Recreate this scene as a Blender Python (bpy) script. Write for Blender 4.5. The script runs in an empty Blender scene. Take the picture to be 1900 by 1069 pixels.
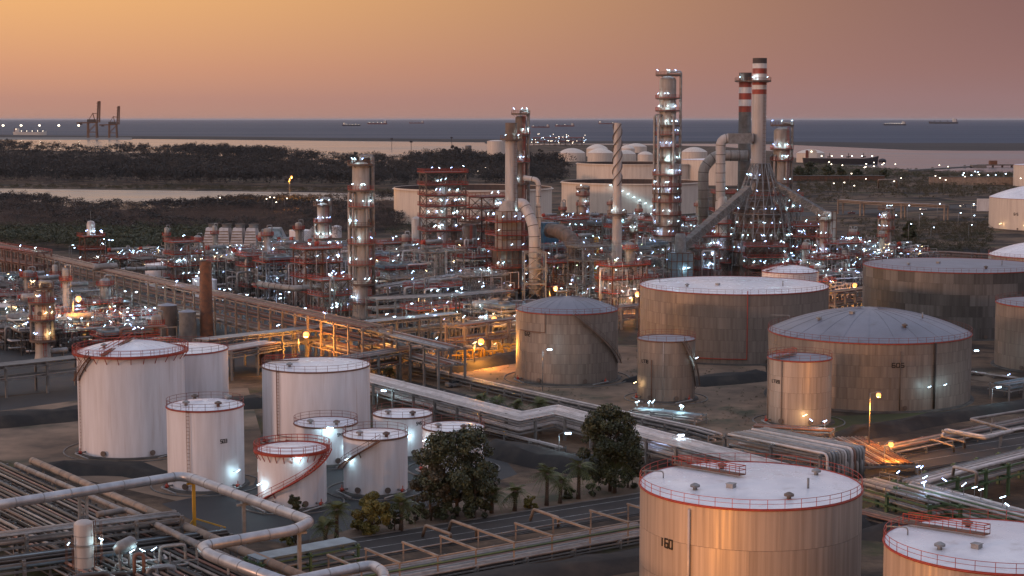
import bpy, math, random
import numpy as np
from mathutils import Vector, Matrix
random.seed(7)
S = bpy.context.scene
COL = S.collection
PI = math.pi
R_ = math.radians
# ------------------------------------------------------------------ camera, sky, sun, exposure
FPX, CX, CY, HOR, CAMZ = 3090.0, 950.0, 534.5, 221.0, 60.0
PITCH = math.atan((CY - HOR) / FPX)
SP, CP = math.sin(PITCH), math.cos(PITCH)
cam = bpy.data.objects.new('camera', bpy.data.cameras.new('camera'))
COL.objects.link(cam)
cam.location = (0, 0, CAMZ)
cam.rotation_euler = (PI / 2 - PITCH, 0, 0)
cam.data.sensor_width = 36.0
cam.data.lens = 36.0 * FPX / 1900.0
cam.data.clip_start = 1.0
cam.data.clip_end = 500000.0
S.camera = cam

W = bpy.data.worlds.new('World')
S.world = W
W.use_nodes = True
def sl(c):
    return tuple(((x / 255.0) / 12.92 if x / 255.0 <= 0.04045 else ((x / 255.0 + 0.055) / 1.055) ** 2.4) for x in c)
def world():
    nt = W.node_tree
    nt.nodes.clear()
    N, L = nt.nodes.new, nt.links.new
    out = N('ShaderNodeOutputWorld'); bg = N('ShaderNodeBackground'); L(bg.outputs[0], out.inputs[0])
    tc = N('ShaderNodeTexCoord'); sp = N('ShaderNodeSeparateXYZ'); L(tc.outputs['Generated'], sp.inputs[0])
    def ramp(stops):
        mp = N('ShaderNodeMath'); mp.operation = 'POWER'; mp.use_clamp = True
        mx = N('ShaderNodeMath'); mx.operation = 'MAXIMUM'; mx.inputs[1].default_value = 0.0
        L(sp.outputs['Z'], mx.inputs[0]); L(mx.outputs[0], mp.inputs[0]); mp.inputs[1].default_value = 0.5
        r = N('ShaderNodeValToRGB'); L(mp.outputs[0], r.inputs[0])
        e = r.color_ramp.elements
        while len(e) > 1: e.remove(e[-1])
        for i, (z, c) in enumerate(stops):
            el = e[0] if i == 0 else e.new(z ** 0.5)
            el.position = z ** 0.5
            el.color = (*c, 1)
        return r
    warm = ramp([(0, sl((178, 138, 124))), (0.012, sl((192, 142, 124))), (0.03, sl((216, 156, 122))), (0.07, sl((243, 182, 120))),
                 (0.14, (0.95, 0.67, 0.49)), (0.3, (0.82, 0.71, 0.69)), (0.55, (0.58, 0.60, 0.72)), (1, (0.48, 0.55, 0.74))])
    cool = ramp([(0, sl((146, 121, 123))), (0.012, sl((148, 117, 118))), (0.03, sl((144, 109, 107))), (0.07, sl((131, 97, 97))),
                 (0.16, (0.40, 0.30, 0.32)), (0.3, (0.54, 0.48, 0.54)), (0.55, (0.52, 0.55, 0.68)), (1, (0.48, 0.55, 0.74))])
    mr = N('ShaderNodeMapRange'); mr.interpolation_type = 'SMOOTHERSTEP'
    L(sp.outputs['X'], mr.inputs[0])
    for i, v in enumerate((0.46, -0.46, 0.0, 1.0)): mr.inputs[i + 1].default_value = v
    mx = N('ShaderNodeMix'); mx.data_type = 'RGBA'
    L(mr.outputs[0], mx.inputs[0]); L(cool.outputs[0], mx.inputs[6]); L(warm.outputs[0], mx.inputs[7])
    L(mx.outputs[2], bg.inputs[0]); bg.inputs[1].default_value = 1.0
world()
sun = bpy.data.objects.new('sun', bpy.data.lights.new('sun', 'SUN'))
COL.objects.link(sun)
sun.data.energy = 1.0
sun.data.angle = R_(3.0)
sun.data.color = (1.0, 0.52, 0.32)
sun.rotation_euler = Vector((0.86, 0.50, -0.105)).to_track_quat('-Z', 'Y').to_euler()
S.view_settings.view_transform = 'Standard'
S.view_settings.look = 'None'
S.view_settings.exposure = 0.0
S.view_settings.gamma = 1.0
S.view_settings.use_curve_mapping = False
S.cycles.use_denoising = True
S.cycles.sample_clamp_indirect = 2.5
S.cycles.sample_clamp_direct = 0.0
S.cycles.max_bounces = 6
S.cycles.diffuse_bounces = 2
S.cycles.glossy_bounces = 2
S.cycles.transparent_max_bounces = 6
S.cycles.volume_bounces = 0
S.cycles.use_light_tree = True
S.cycles.caustics_reflective = False
S.cycles.caustics_refractive = False

# ------------------------------------------------------------------ picture measurements -> places in the world (metres)
def G(px, py, z=0.0):
    x, y = (px - CX) / FPX, (CY - py) / FPX
    dx, dy, dz = x, CP + y * SP, -SP + y * CP
    t = (z - CAMZ) / dz
    return Vector((dx * t, dy * t, z))
def ZH(py, Y):
    y = (CY - py) / FPX
    return CAMZ + Y * (-SP + y * CP) / (CP + y * SP)
def XW(px, Y, z=0.0):
    return (px - CX) / FPX * (Y * CP + (CAMZ - z) * SP)
def scale_at(Y):
    return FPX / Y
def project(p):
    x, y, z = p[0], p[1], p[2] - CAMZ
    dep = y * CP - z * SP
    if dep <= 1: return (-9999, -9999)
    return (CX + FPX * x / dep, CY - FPX * (y * SP + z * CP) / dep)

# ------------------------------------------------------------------ mesh building
class MB:
    def __init__(s):
        s.v, s.f, s.m, s.s = [], [], [], []
    def add(s, vs, fs, m=0, sm=False):
        o = len(s.v)
        s.v.extend([tuple(v) for v in vs])
        for f in fs:
            s.f.append([i + o for i in f]); s.m.append(m); s.s.append(sm)
        return s
    def box(s, c, sz, rz=0.0, m=0, taper=1.0):
        x, y, z = sz[0] / 2, sz[1] / 2, sz[2] / 2
        ca, sa = math.cos(rz), math.sin(rz)
        vs = []
        for dz in (-1, 1):
            k = taper if dz > 0 else 1.0
            for dx, dy in ((-1, -1), (1, -1), (1, 1), (-1, 1)):
                a, b = dx * x * k, dy * y * k
                vs.append((c[0] + a * ca - b * sa, c[1] + a * sa + b * ca, c[2] + dz * z))
        return s.add(vs, [(3, 2, 1, 0), (4, 5, 6, 7), (0, 1, 5, 4), (1, 2, 6, 5), (2, 3, 7, 6), (3, 0, 4, 7)], m)
    def beam(s, p, q, w, h=None, m=0):
        h = h or w
        p, q = Vector(p), Vector(q)
        d = (q - p)
        if d.length < 1e-6: return s
        d.normalize()
        up = Vector((0, 0, 1)) if abs(d.z) < 0.95 else Vector((0, 1, 0))
        a = d.cross(up).normalized() * (w / 2); b = a.cross(d).normalized() * (h / 2)
        vs = [p - a - b, p + a - b, p + a + b, p - a + b, q - a - b, q + a - b, q + a + b, q - a + b]
        return s.add(vs, [(3, 2, 1, 0), (4, 5, 6, 7), (0, 1, 5, 4), (1, 2, 6, 5), (2, 3, 7, 6), (3, 0, 4, 7)], m)
    def tube(s, pts, r, n=6, m=0, caps=True, closed=False, sm=True):
        pts = [Vector(p) for p in pts]
        k = len(pts)
        rr = r if isinstance(r, (list, tuple)) else [r] * k
        vs = []; prev = None
        for i, p in enumerate(pts):
            if closed: t = (pts[(i + 1) % k] - pts[i - 1])
            else:
                t = (pts[min(i + 1, k - 1)] - pts[max(i - 1, 0)])
                if 0 < i < k - 1:
                    t = (pts[i + 1] - p).normalized() + (p - pts[i - 1]).normalized()
            if t.length < 1e-9: t = Vector((0, 0, 1))
            t.normalize()
            if prev is None:
                up = Vector((0, 0, 1)) if abs(t.z) < 0.9 else Vector((1, 0, 0))
                a = t.cross(up).normalized()
            else:
                a = (prev - t * prev.dot(t))
                a = a.normalized() if a.length > 1e-6 else t.orthogonal().normalized()
            prev = a
            b = t.cross(a)
            mit = 1.0
            if not closed and 0 < i < k - 1:
                c = max(0.35, t.dot((pts[i + 1] - p).normalized())); mit = 1.0 / c
            for j in range(n):
                an = 2 * PI * j / n + (PI / 4 if n == 4 else 0)
                o = a * math.cos(an) + b * math.sin(an)
                if mit > 1.001:
                    # widen along the corner's bisector only
                    nrm = ((pts[i + 1] - p).normalized() - (p - pts[i - 1]).normalized())
                    if nrm.length > 1e-6:
                        nrm.normalize(); o = o + nrm * (o.dot(nrm) * (mit - 1))
                vs.append(p + o * rr[i])
        fs = []
        for i in range(k if closed else k - 1):
            i2 = (i + 1) % k
            for j in range(n):
                j2 = (j + 1) % n
                fs.append((i * n + j, i * n + j2, i2 * n + j2, i2 * n + j))
        s.add(vs, fs, m, sm and n > 4)
        if caps and not closed:
            o = len(s.v) - len(vs)
            s.f.append([o + j for j in reversed(range(n))]); s.m.append(m); s.s.append(False)
            s.f.append([o + (k - 1) * n + j for j in range(n)]); s.m.append(m); s.s.append(False)
        return s
    def lathe(s, prof, n=32, c=(0, 0, 0), m=0, a0=0.0, a1=2 * PI, sharp=0.6):
        # profile of (r, z); corners sharper than `sharp` are split so that they shade crisp
        runs, cur = [], [prof[0]]
        for i in range(1, len(prof)):
            cur.append(prof[i])
            if i < len(prof) - 1:
                d0 = (prof[i][0] - prof[i - 1][0], prof[i][1] - prof[i - 1][1]); d1 = (prof[i + 1][0] - prof[i][0], prof[i + 1][1] - prof[i][1])
                an = abs((math.atan2(d1[1], d1[0]) - math.atan2(d0[1], d0[0]) + PI) % (2 * PI) - PI)
                if an > sharp: runs.append(cur); cur = [prof[i]]
        runs.append(cur)
        full = abs(a1 - a0 - 2 * PI) < 1e-6
        na = n if full else n + 1
        for run in runs:
            vs = []; fs = []
            for r, z in run:
                for j in range(na):
                    a = a0 + (a1 - a0) * j / n
                    vs.append((c[0] + r * math.sin(a), c[1] - r * math.cos(a), c[2] + z))
            for i in range(len(run) - 1):
                for j in range(n):
                    j2 = (j + 1) % na
                    q = (i * na + j, i * na + j2, (i + 1) * na + j2, (i + 1) * na + j)
                    if run[i][0] < 1e-6: q = (q[0], q[2], q[3])
                    elif run[i + 1][0] < 1e-6: q = (q[0], q[1], q[2])
                    fs.append(q)
            s.add(vs, fs, m, True)
        return s
    def cyl(s, p, q, r, r2=None, n=12, m=0, caps=True):
        return s.tube([p, q], [r, r if r2 is None else r2], n, m, caps)
    def ring(s, R, z, r, n=48, k=4, a0=0.0, a1=2 * PI, m=0, c=(0, 0)):
        full = abs(a1 - a0 - 2 * PI) < 1e-6
        pts = [(c[0] + R * math.sin(a0 + (a1 - a0) * i / n), c[1] - R * math.cos(a0 + (a1 - a0) * i / n), z) for i in range(n if full else n + 1)]
        return s.tube(pts, r, k, m, True, full)
    def ring_rail(s, R, z, n, h=1.1, r=0.04, a0=0.0, a1=2 * PI, toe=0.0, c=(0, 0)):
        full = abs(a1 - a0 - 2 * PI) < 1e-6
        for i in range(n if full else n + 1):
            a = a0 + (a1 - a0) * i / n
            x, y = c[0] + R * math.sin(a), c[1] - R * math.cos(a)
            s.beam((x, y, z), (x, y, z + h), r * 1.8)
        seg = max(n, int(abs(a1 - a0) * 10))
        s.ring(R, z + h, r, seg, 4, a0, a1, 0, c); s.ring(R, z + h * 0.55, r * 0.8, seg, 4, a0, a1, 0, c)
        if toe: s.lathe([(R - 0.02, z), (R - 0.02, z + toe), (R + 0.03, z + toe), (R + 0.03, z)], seg, (c[0], c[1], 0), 0, a0, a1)
        return s
    def rail(s, pts, h=1.1, step=1.8, r=0.04, mid=True, close=False):
        pts = [Vector(p) for p in pts]
        if close: pts = pts + [pts[0]]
        for p, q in zip(pts[:-1], pts[1:]):
            L = (q - p).length; k = max(1, int(L / step))
            for i in range(k + 1):
                o = p.lerp(q, i / k); s.beam(o, o + Vector((0, 0, h)), r * 1.6)
            up = Vector((0, 0, h)); s.beam(p + up, q + up, r * 2)
            if mid: s.beam(p + up * 0.55, q + up * 0.55, r * 1.6)
        return s
    def mesh(s, name, mats):
        me = bpy.data.meshes.new(name)
        me.from_pydata(s.v, [], s.f)
        for mt in (mats if isinstance(mats, (list, tuple)) else [mats]): me.materials.append(mt)
        me.polygons.foreach_set('use_smooth', s.s)
        me.polygons.foreach_set('material_index', s.m)
        me.update()
        return me
def fillet(pts, rad, k=4):
    pts = [Vector(p) for p in pts]
    out = [pts[0]]
    for i in range(1, len(pts) - 1):
        a, b, c = pts[i - 1], pts[i], pts[i + 1]
        u, v = (a - b), (c - b)
        t = min(rad, u.length * 0.45, v.length * 0.45)
        p, q = b + u.normalized() * t, b + v.normalized() * t
        for j in range(k + 1):
            w = j / k
            out.append(p * (1 - w) ** 2 + b * 2 * w * (1 - w) + q * w * w)
    out.append(pts[-1])
    return out

AUTO = []       # things whose labels are told apart at the end
def thing(name, label, cat, loc=(0, 0, 0), rz=0.0, group=None, auto=None):
    o = bpy.data.objects.new(name, None)
    COL.objects.link(o)
    o.location = loc; o.rotation_euler = (0, 0, rz); o.empty_display_size = 0.5
    o['label'] = label; o['category'] = cat
    if group: o['group'] = group
    if auto: AUTO.append((o, auto))
    return o
def ob(name, mb, mat, parent=None, loc=None, rz=0.0, label=None, kind=None):
    me = mb.mesh(name, mat) if isinstance(mb, MB) else mb
    o = bpy.data.objects.new(name, me)
    COL.objects.link(o)
    if parent: o.parent = parent
    if loc is not None: o.location = loc
    if rz: o.rotation_euler = (0, 0, rz)
    if label: o['label'] = label
    if kind: o['kind'] = kind
    return o
def tag(o, label, cat, group=None, auto=None):
    o['label'] = label; o['category'] = cat
    if group: o['group'] = group
    if auto: AUTO.append((o, auto))
    return o
def copy_tree(o, parent=None):
    c = o.copy(); COL.objects.link(c)
    if parent is not None: c.parent = parent
    for ch in list(o.children): copy_tree(ch, c)
    return c

# ------------------------------------------------------------------ materials
def mat(name, c1, c2=None, sc=(1, 1, 1), ns=1.0, rough=0.5, metal=0.0, rand=0.0, bump=0.0, lo=0.35, hi=0.65, c3=None, ns3=0.2, lo3=0.55, hi3=0.7, spec=0.5, det=4, sc3=None, rr=0.0):
    m = bpy.data.materials.new(name); m.use_nodes = True
    nt = m.node_tree; N, L = nt.nodes.new, nt.links.new
    b = nt.nodes['Principled BSDF']
    b.inputs['Roughness'].default_value = rough; b.inputs['Metallic'].default_value = metal
    b.inputs['Specular IOR Level'].default_value = spec
    b.inputs['Base Color'].default_value = (*c1, 1)
    col = None
    tc = N('ShaderNodeTexCoord')
    vec = tc.outputs['Object']
    if rand:
        oi0 = N('ShaderNodeObjectInfo'); sc0 = N('ShaderNodeVectorMath'); sc0.operation = 'SCALE'; sc0.inputs[0].default_value = (37.0, 91.0, 13.0); L(oi0.outputs['Random'], sc0.inputs['Scale'])
        ad0 = N('ShaderNodeVectorMath'); L(tc.outputs['Object'], ad0.inputs[0]); L(sc0.outputs[0], ad0.inputs[1]); vec = ad0.outputs[0]
    def noise(scl, s, lo, hi, d=4):
        mp = N('ShaderNodeMapping'); mp.inputs['Scale'].default_value = scl; L(vec, mp.inputs[0])
        n = N('ShaderNodeTexNoise'); n.inputs['Scale'].default_value = s; n.inputs['Detail'].default_value = d; n.inputs['Roughness'].default_value = 0.6; L(mp.outputs[0], n.inputs['Vector'])
        r = N('ShaderNodeMapRange'); L(n.outputs[0], r.inputs[0]); r.inputs[1].default_value = lo; r.inputs[2].default_value = hi
        return r.outputs[0], n.outputs[0]
    def mix(f, a, c):
        x = N('ShaderNodeMix'); x.data_type = 'RGBA'; L(f, x.inputs[0])
        if isinstance(a, tuple): x.inputs[6].default_value = (*a, 1)
        else: L(a, x.inputs[6])
        x.inputs[7].default_value = (*c, 1)
        return x.outputs[2]
    fac = None
    if c2 is not None:
        fac, raw = noise(sc, ns, lo, hi, det); col = mix(fac, tuple(c1), c2)
        if rr:
            q = N('ShaderNodeMapRange'); L(fac, q.inputs[0]); q.inputs[3].default_value = rough - rr; q.inputs[4].default_value = rough + rr; L(q.outputs[0], b.inputs['Roughness'])
    if c3 is not None:
        f3, raw3 = noise(sc3 or sc, ns3, lo3, hi3); col = mix(f3, col if col is not None else tuple(c1), c3)
    if rand:
        oi = N('ShaderNodeObjectInfo'); mr = N('ShaderNodeMapRange'); L(oi.outputs['Random'], mr.inputs[0]); mr.inputs[3].default_value = 1 - rand; mr.inputs[4].default_value = 1 + rand
        x = N('ShaderNodeVectorMath'); x.operation = 'SCALE'
        if col is None: x.inputs[0].default_value = c1
        else: L(col, x.inputs[0])
        L(mr.outputs[0], x.inputs['Scale']); col = x.outputs[0]
    if col is not None: L(col, b.inputs['Base Color'])
    if bump and c2 is not None:
        bp = N('ShaderNodeBump'); bp.inputs['Strength'].default_value = bump; bp.inputs['Distance'].default_value = 0.3; L(raw, bp.inputs['Height']); L(bp.outputs[0], b.inputs['Normal'])
    return m
def glow(name, c, s):
    m = bpy.data.materials.new(name); m.use_nodes = True
    b = m.node_tree.nodes['Principled BSDF']
    b.inputs['Base Color'].default_value = (0.8, 0.8, 0.8, 1)
    b.inputs['Emission Color'].default_value = (*c, 1); b.inputs['Emission Strength'].default_value = s
    return m
V = {}
V['white'] = mat('white_tank_paint', (0.74, 0.72, 0.745), (0.56, 0.525, 0.53), (0.5, 0.5, 0.045), 1.3, 0.45, 0, 0, 0, 0.38, 0.78, (0.40, 0.28, 0.22), 1.1, 0.58, 0.88, sc3=(0.9, 0.9, 0.04))
V['roofw'] = mat('pale_roof_paint', (0.78, 0.78, 0.82), (0.58, 0.58, 0.63), (1, 1, 1), 0.14, 0.30, 0, 0, 0, 0.35, 0.7, (0.40, 0.37, 0.36), 0.4, 0.57, 0.85, rr=0.08)
V['roofg'] = mat('grey_roof_paint', (0.17, 0.18, 0.225), (0.12, 0.127, 0.16), (1, 1, 1), 0.15, 0.42, 0.0, 0, 0, 0.35, 0.7, (0.10, 0.09, 0.085), 0.3, 0.6, 0.85)
V['steel'] = mat('weathered_tank_plate', (0.265, 0.225, 0.195), (0.165, 0.135, 0.115), (1.3, 1.3, 0.05), 1.0, 0.52, 0.15, 0.07, 0, 0.33, 0.68, (0.13, 0.09, 0.065), 0.8, 0.62, 0.85, sc3=(1.2, 1.2, 0.04), rr=0.08)
V['alu'] = mat('aluminium_tank_plate', (0.47, 0.385, 0.325), (0.30, 0.24, 0.20), (1.6, 1.6, 0.04), 1.0, 0.52, 0.2, 0.05, 0, 0.33, 0.68, (0.22, 0.15, 0.11), 0.9, 0.64, 0.88, sc3=(1.3, 1.3, 0.04), rr=0.1)
V['patch'] = mat('patched_dark_plate', (0.155, 0.143, 0.132), (0.09, 0.08, 0.073), (1.3, 1.3, 0.06), 0.9, 0.5, 0.15, 0.38, 0, 0.33, 0.68)
V['cream'] = mat('cream_tank_paint', (0.66, 0.58, 0.50), (0.52, 0.44, 0.38), (0.6, 0.6, 0.05), 0.9, 0.5, 0, 0.05, 0, 0.4, 0.75)
V['dark'] = mat('dark_seam', (0.03, 0.026, 0.024), rough=0.9)
V['red'] = mat('red_rail_paint', (0.38, 0.045, 0.022), (0.25, 0.035, 0.02), (1, 1, 1), 1.2, 0.55)
V['railr'] = mat('dull_red_rail', (0.20, 0.045, 0.032), (0.13, 0.035, 0.028), (1, 1, 1), 1.2, 0.6)
V['rust'] = mat('rusty_steel', (0.20, 0.085, 0.045), (0.10, 0.055, 0.04), (1, 1, 1), 0.7, 0.75)
V['brown'] = mat('brown_weathered_steel', (0.16, 0.115, 0.09), (0.09, 0.07, 0.06), (1, 1, 0.3), 0.8, 0.7, rand=0.2)
V['galv'] = mat('galvanised_steel', (0.29, 0.285, 0.285), (0.19, 0.185, 0.18), (1, 1, 1), 0.8, 0.5, 0.3, 0.15)
V['pipe'] = mat('insulated_pipe', (0.34, 0.30, 0.275), (0.21, 0.18, 0.165), (1, 1, 1), 0.6, 0.5, 0.2, 0.25)
V['pipew'] = mat('white_clad_pipe', (0.60, 0.545, 0.525), (0.42, 0.365, 0.345), (1, 1, 1), 0.5, 0.45, 0.1, 0.15)
V['piper'] = mat('reddish_pipe', (0.27, 0.14, 0.10), (0.17, 0.095, 0.075), (1, 1, 1), 0.6, 0.55, 0.1, 0.2)
V['piped'] = mat('dark_pipe', (0.085, 0.077, 0.072), (0.052, 0.047, 0.044), (1, 1, 1), 0.6, 0.5, 0.2, 0.3)
V['sand'] = mat('sandy_concrete', (0.33, 0.25, 0.19), (0.21, 0.155, 0.12), (1, 1, 1), 0.5, 0.8, 0, 0.12)
V['conc'] = mat('grey_concrete', (0.20, 0.187, 0.175), (0.125, 0.115, 0.107), (1, 1, 1), 0.5, 0.85, 0, 0.12)
V['vessel'] = mat('clad_vessel', (0.38, 0.335, 0.295), (0.23, 0.195, 0.17), (0.7, 0.7, 0.12), 0.8, 0.58, 0.1, 0.15, 0, 0.35, 0.7, (0.15, 0.095, 0.07), 0.5, 0.60, 0.85, sc3=(0.8, 0.8, 0.08))
V['stackc'] = mat('pale_stack', (0.50, 0.45, 0.42), (0.36, 0.315, 0.29), (0.6, 0.6, 0.08), 0.9, 0.55, 0.1, 0.06, 0, 0.35, 0.7, (0.22, 0.16, 0.13), 0.5, 0.62, 0.85, sc3=(0.8, 0.8, 0.06))
V['bandr'] = mat('red_band', (0.36, 0.06, 0.035), (0.24, 0.05, 0.035), (1, 1, 0.2), 0.6, 0.55)
V['bandw'] = mat('white_band', (0.72, 0.68, 0.65), (0.56, 0.50, 0.47), (1, 1, 0.2), 0.6, 0.55)
V['soot'] = mat('sooty_steel', (0.05, 0.04, 0.038), (0.09, 0.06, 0.05), (1, 1, 0.3), 0.6, 0.7)
V['yellow'] = mat('yellow_paint_and_lamplight', (0.62, 0.34, 0.03), (0.45, 0.24, 0.03), (1, 1, 1), 0.8, 0.5)  # own paint on the stanchion; on lamplit pipes it stands in for sodium light
V['green'] = mat('green_paint', (0.10, 0.15, 0.06), (0.06, 0.10, 0.05), (1, 1, 1), 0.8, 0.55)
V['blue'] = mat('blue_paint', (0.03, 0.12, 0.20), (0.02, 0.08, 0.14), (1, 1, 1), 0.6, 0.5)
V['bluegrey'] = mat('blue_grey_sheet', (0.20, 0.27, 0.31), (0.13, 0.18, 0.21), (1, 1, 1), 0.5, 0.45, 0.1, 0.12)
V['deck'] = mat('steel_grating', (0.15, 0.13, 0.125), (0.09, 0.08, 0.075), (1, 1, 1), 0.8, 0.65, 0.3)
V['found'] = mat('stained_foundation', (0.10, 0.09, 0.08), (0.05, 0.045, 0.042), (1, 1, 1), 0.4, 0.9)
V['ink'] = mat('black_stencil', (0.012, 0.010, 0.010), rough=0.7)
V['lampw'] = glow('cool_white_lamp', (0.55, 0.78, 1.0), 11.0)
V['lampb'] = glow('blue_white_lamp', (0.36, 0.52, 1.0), 13.0)
V['lampy'] = glow('warm_white_lamp', (1.0, 0.70, 0.34), 10.0)
V['lamps'] = glow('sodium_lamp', (1.0, 0.30, 0.012), 2.4)
V['lampg'] = glow('greenish_lamp', (0.70, 1.0, 0.60), 9.0)
V['lampf'] = glow('far_lamp', (1.0, 0.84, 0.62), 9.0)
V['bark'] = mat('bark', (0.10, 0.07, 0.05), (0.06, 0.042, 0.03), (1, 1, 0.3), 2.0, 0.9)
V['leaf'] = mat('dark_leaf', (0.070, 0.080, 0.034), (0.022, 0.028, 0.014), (1, 1, 1), 0.7, 0.6, lo=0.38, hi=0.62)
V['silver'] = mat('bare_aluminium_cladding', (0.50, 0.50, 0.52), (0.34, 0.34, 0.36), (1, 1, 1), 0.5, 0.38, 0.5, 0.08)
V['leafb'] = mat('brown_leaf', (0.10, 0.078, 0.042), (0.04, 0.036, 0.022), (1, 1, 1), 0.7, 0.6, lo=0.38, hi=0.62)
V['leafy'] = mat('olive_leaf', (0.20, 0.165, 0.035), (0.11, 0.10, 0.026), (1, 1, 1), 0.6, 0.6)
V['palm'] = mat('palm_frond', (0.14, 0.155, 0.055), (0.07, 0.085, 0.032), (1, 1, 1), 0.8, 0.5)
V['pine'] = mat('haze_tinted_pine', (0.030, 0.031, 0.032), (0.056, 0.052, 0.048), (1, 1, 1), 0.02, 0.9, lo=0.4, hi=0.7)  # greyed so that the colour itself carries distance haze
V['bare'] = mat('bare_winter_wood', (0.110, 0.084, 0.074), (0.066, 0.053, 0.048), (1, 1, 1), 0.015, 0.95, lo=0.4, hi=0.65)  # winter brown, with the grey of distant haze mixed into the colour
V['scrub'] = mat('scrub', (0.055, 0.055, 0.03), (0.085, 0.07, 0.045), (1, 1, 1), 0.03, 0.95, lo=0.4, hi=0.65)
V['hull'] = mat('dark_hull', (0.03, 0.028, 0.035), rough=0.6)
V['hullr'] = mat('red_hull', (0.15, 0.05, 0.045), rough=0.6)
V['ship'] = mat('ship_white', (0.6, 0.57, 0.52), rough=0.5)
V['crane'] = mat('crane_brown', (0.16, 0.085, 0.05), rough=0.6)
V['glass'] = mat('dark_glass', (0.02, 0.025, 0.03), rough=0.1)
# ------------------------------------------------------------------ setting: land, water
def ground_mat():
    m = bpy.data.materials.new('refinery_soil'); m.use_nodes = True
    nt = m.node_tree; N, L = nt.nodes.new, nt.links.new
    b = nt.nodes['Principled BSDF']; b.inputs['Roughness'].default_value = 0.92; b.inputs['Specular IOR Level'].default_value = 0.2
    tc = N('ShaderNodeTexCoord')
    def nz(s, lo, hi, off=0.0, d=6):
        mp = N('ShaderNodeMapping'); mp.inputs['Location'].default_value = (off, off * 0.7, 0); L(tc.outputs['Object'], mp.inputs[0])
        n = N('ShaderNodeTexNoise'); n.inputs['Scale'].default_value = s; n.inputs['Detail'].default_value = d; n.inputs['Roughness'].default_value = 0.62; L(mp.outputs[0], n.inputs[0])
        r = N('ShaderNodeMapRange'); r.interpolation_type = 'SMOOTHSTEP'; L(n.outputs[0], r.inputs[0]); r.inputs[1].default_value = lo; r.inputs[2].default_value = hi
        return r.outputs[0], n.outputs[0]
    def mix(f, a, c):
        x = N('ShaderNodeMix'); x.data_type = 'RGBA'; L(f, x.inputs[0])
        for i, q in ((6, a), (7, c)):
            if isinstance(q, tuple): x.inputs[i].default_value = (*q, 1)
            else: L(q, x.inputs[i])
        return x.outputs[2]
    f1, r1 = nz(0.045, 0.40, 0.62)
    f2, _ = nz(0.02, 0.52, 0.62, 300)
    f3, _ = nz(0.5, 0.3, 0.75, 50)
    f4, _ = nz(0.03, 0.56, 0.66, 900)
    c = mix(f1, (0.045, 0.034, 0.027), (0.165, 0.108, 0.072))
    c = mix(f2, c, (0.017, 0.016, 0.016))
    c = mix(f4, c, (0.060, 0.062, 0.026))
    x = N('ShaderNodeMix'); x.data_type = 'RGBA'; x.blend_type = 'MULTIPLY'; x.inputs[0].default_value = 0.6
    L(c, x.inputs[6])
    cr = mix(f3, (0.55, 0.55, 0.55), (1.25, 1.2, 1.15)); L(cr, x.inputs[7])
    L(x.outputs[2], b.inputs['Base Color'])
    bp = N('ShaderNodeBump'); bp.inputs['Strength'].default_value = 0.6; bp.inputs['Distance'].default_value = 0.6
    f5, r5 = nz(0.35, 0, 1); L(r5, bp.inputs['Height']); L(bp.outputs[0], b.inputs['Normal'])
    return m
V['soil'] = ground_mat()
V['asphalt'] = mat('asphalt', (0.017, 0.017, 0.019), (0.034, 0.031, 0.030), (1, 1, 1), 0.12, 0.8, lo=0.35, hi=0.7)
V['asphaltd'] = mat('oily_asphalt', (0.012, 0.0135, 0.017), (0.027, 0.026, 0.026), (1, 1, 1), 0.10, 0.7, lo=0.35, hi=0.7)
V['track'] = mat('brown_road', (0.050, 0.041, 0.036), (0.026, 0.023, 0.022), (1, 1, 1), 0.15, 0.85, lo=0.35, hi=0.7)
V['dirt'] = mat('pale_dirt', (0.25, 0.165, 0.11), (0.085, 0.06, 0.043), (1, 1, 1), 0.09, 0.95, lo=0.35, hi=0.68, c3=(0.05, 0.05, 0.028), ns3=0.06, lo3=0.55, hi3=0.68)
V['grass'] = mat('dull_grass', (0.060, 0.065, 0.018), (0.035, 0.040, 0.016), (1, 1, 1), 0.15, 0.95)
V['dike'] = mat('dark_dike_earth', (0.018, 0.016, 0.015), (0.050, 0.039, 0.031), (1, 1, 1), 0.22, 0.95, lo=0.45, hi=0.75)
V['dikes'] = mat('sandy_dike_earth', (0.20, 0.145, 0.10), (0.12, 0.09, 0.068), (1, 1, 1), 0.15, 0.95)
def water_mat(name, base, rough, spec, bump, sc):
    m = bpy.data.materials.new(name); m.use_nodes = True
    nt = m.node_tree; N, L = nt.nodes.new, nt.links.new
    b = nt.nodes['Principled BSDF']; b.inputs['Base Color'].default_value = (*base, 1); b.inputs['Roughness'].default_value = rough
    b.inputs['IOR'].default_value = 1.33; b.inputs['Specular IOR Level'].default_value = spec
    tc = N('ShaderNodeTexCoord'); mp = N('ShaderNodeMapping'); mp.inputs['Scale'].default_value = sc; L(tc.outputs['Object'], mp.inputs[0])
    n = N('ShaderNodeTexNoise'); n.inputs['Scale'].default_value = 1.0; n.inputs['Detail'].default_value = 5; L(mp.outputs[0], n.inputs[0])
    r = N('ShaderNodeMapRange'); L(n.outputs[0], r.inputs[0]); r.inputs[1].default_value = 0.3; r.inputs[2].default_value = 0.7
    r.inputs[3].default_value = max(0.02, rough - bump); r.inputs[4].default_value = rough + bump
    L(r.outputs[0], b.inputs['Roughness'])
    return m
V['sea'] = water_mat('open_sea', (0.034, 0.056, 0.092), 0.55, 0.09, 0.06, (0.0004, 0.002, 1))
V['harbour'] = water_mat('calm_harbour_water', (0.11, 0.115, 0.13), 0.20, 0.6, 0.07, (0.002, 0.01, 1))
V['lake'] = water_mat('still_lake_water', (0.16, 0.145, 0.14), 0.27, 0.6, 0.07, (0.006, 0.03, 1))
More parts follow.
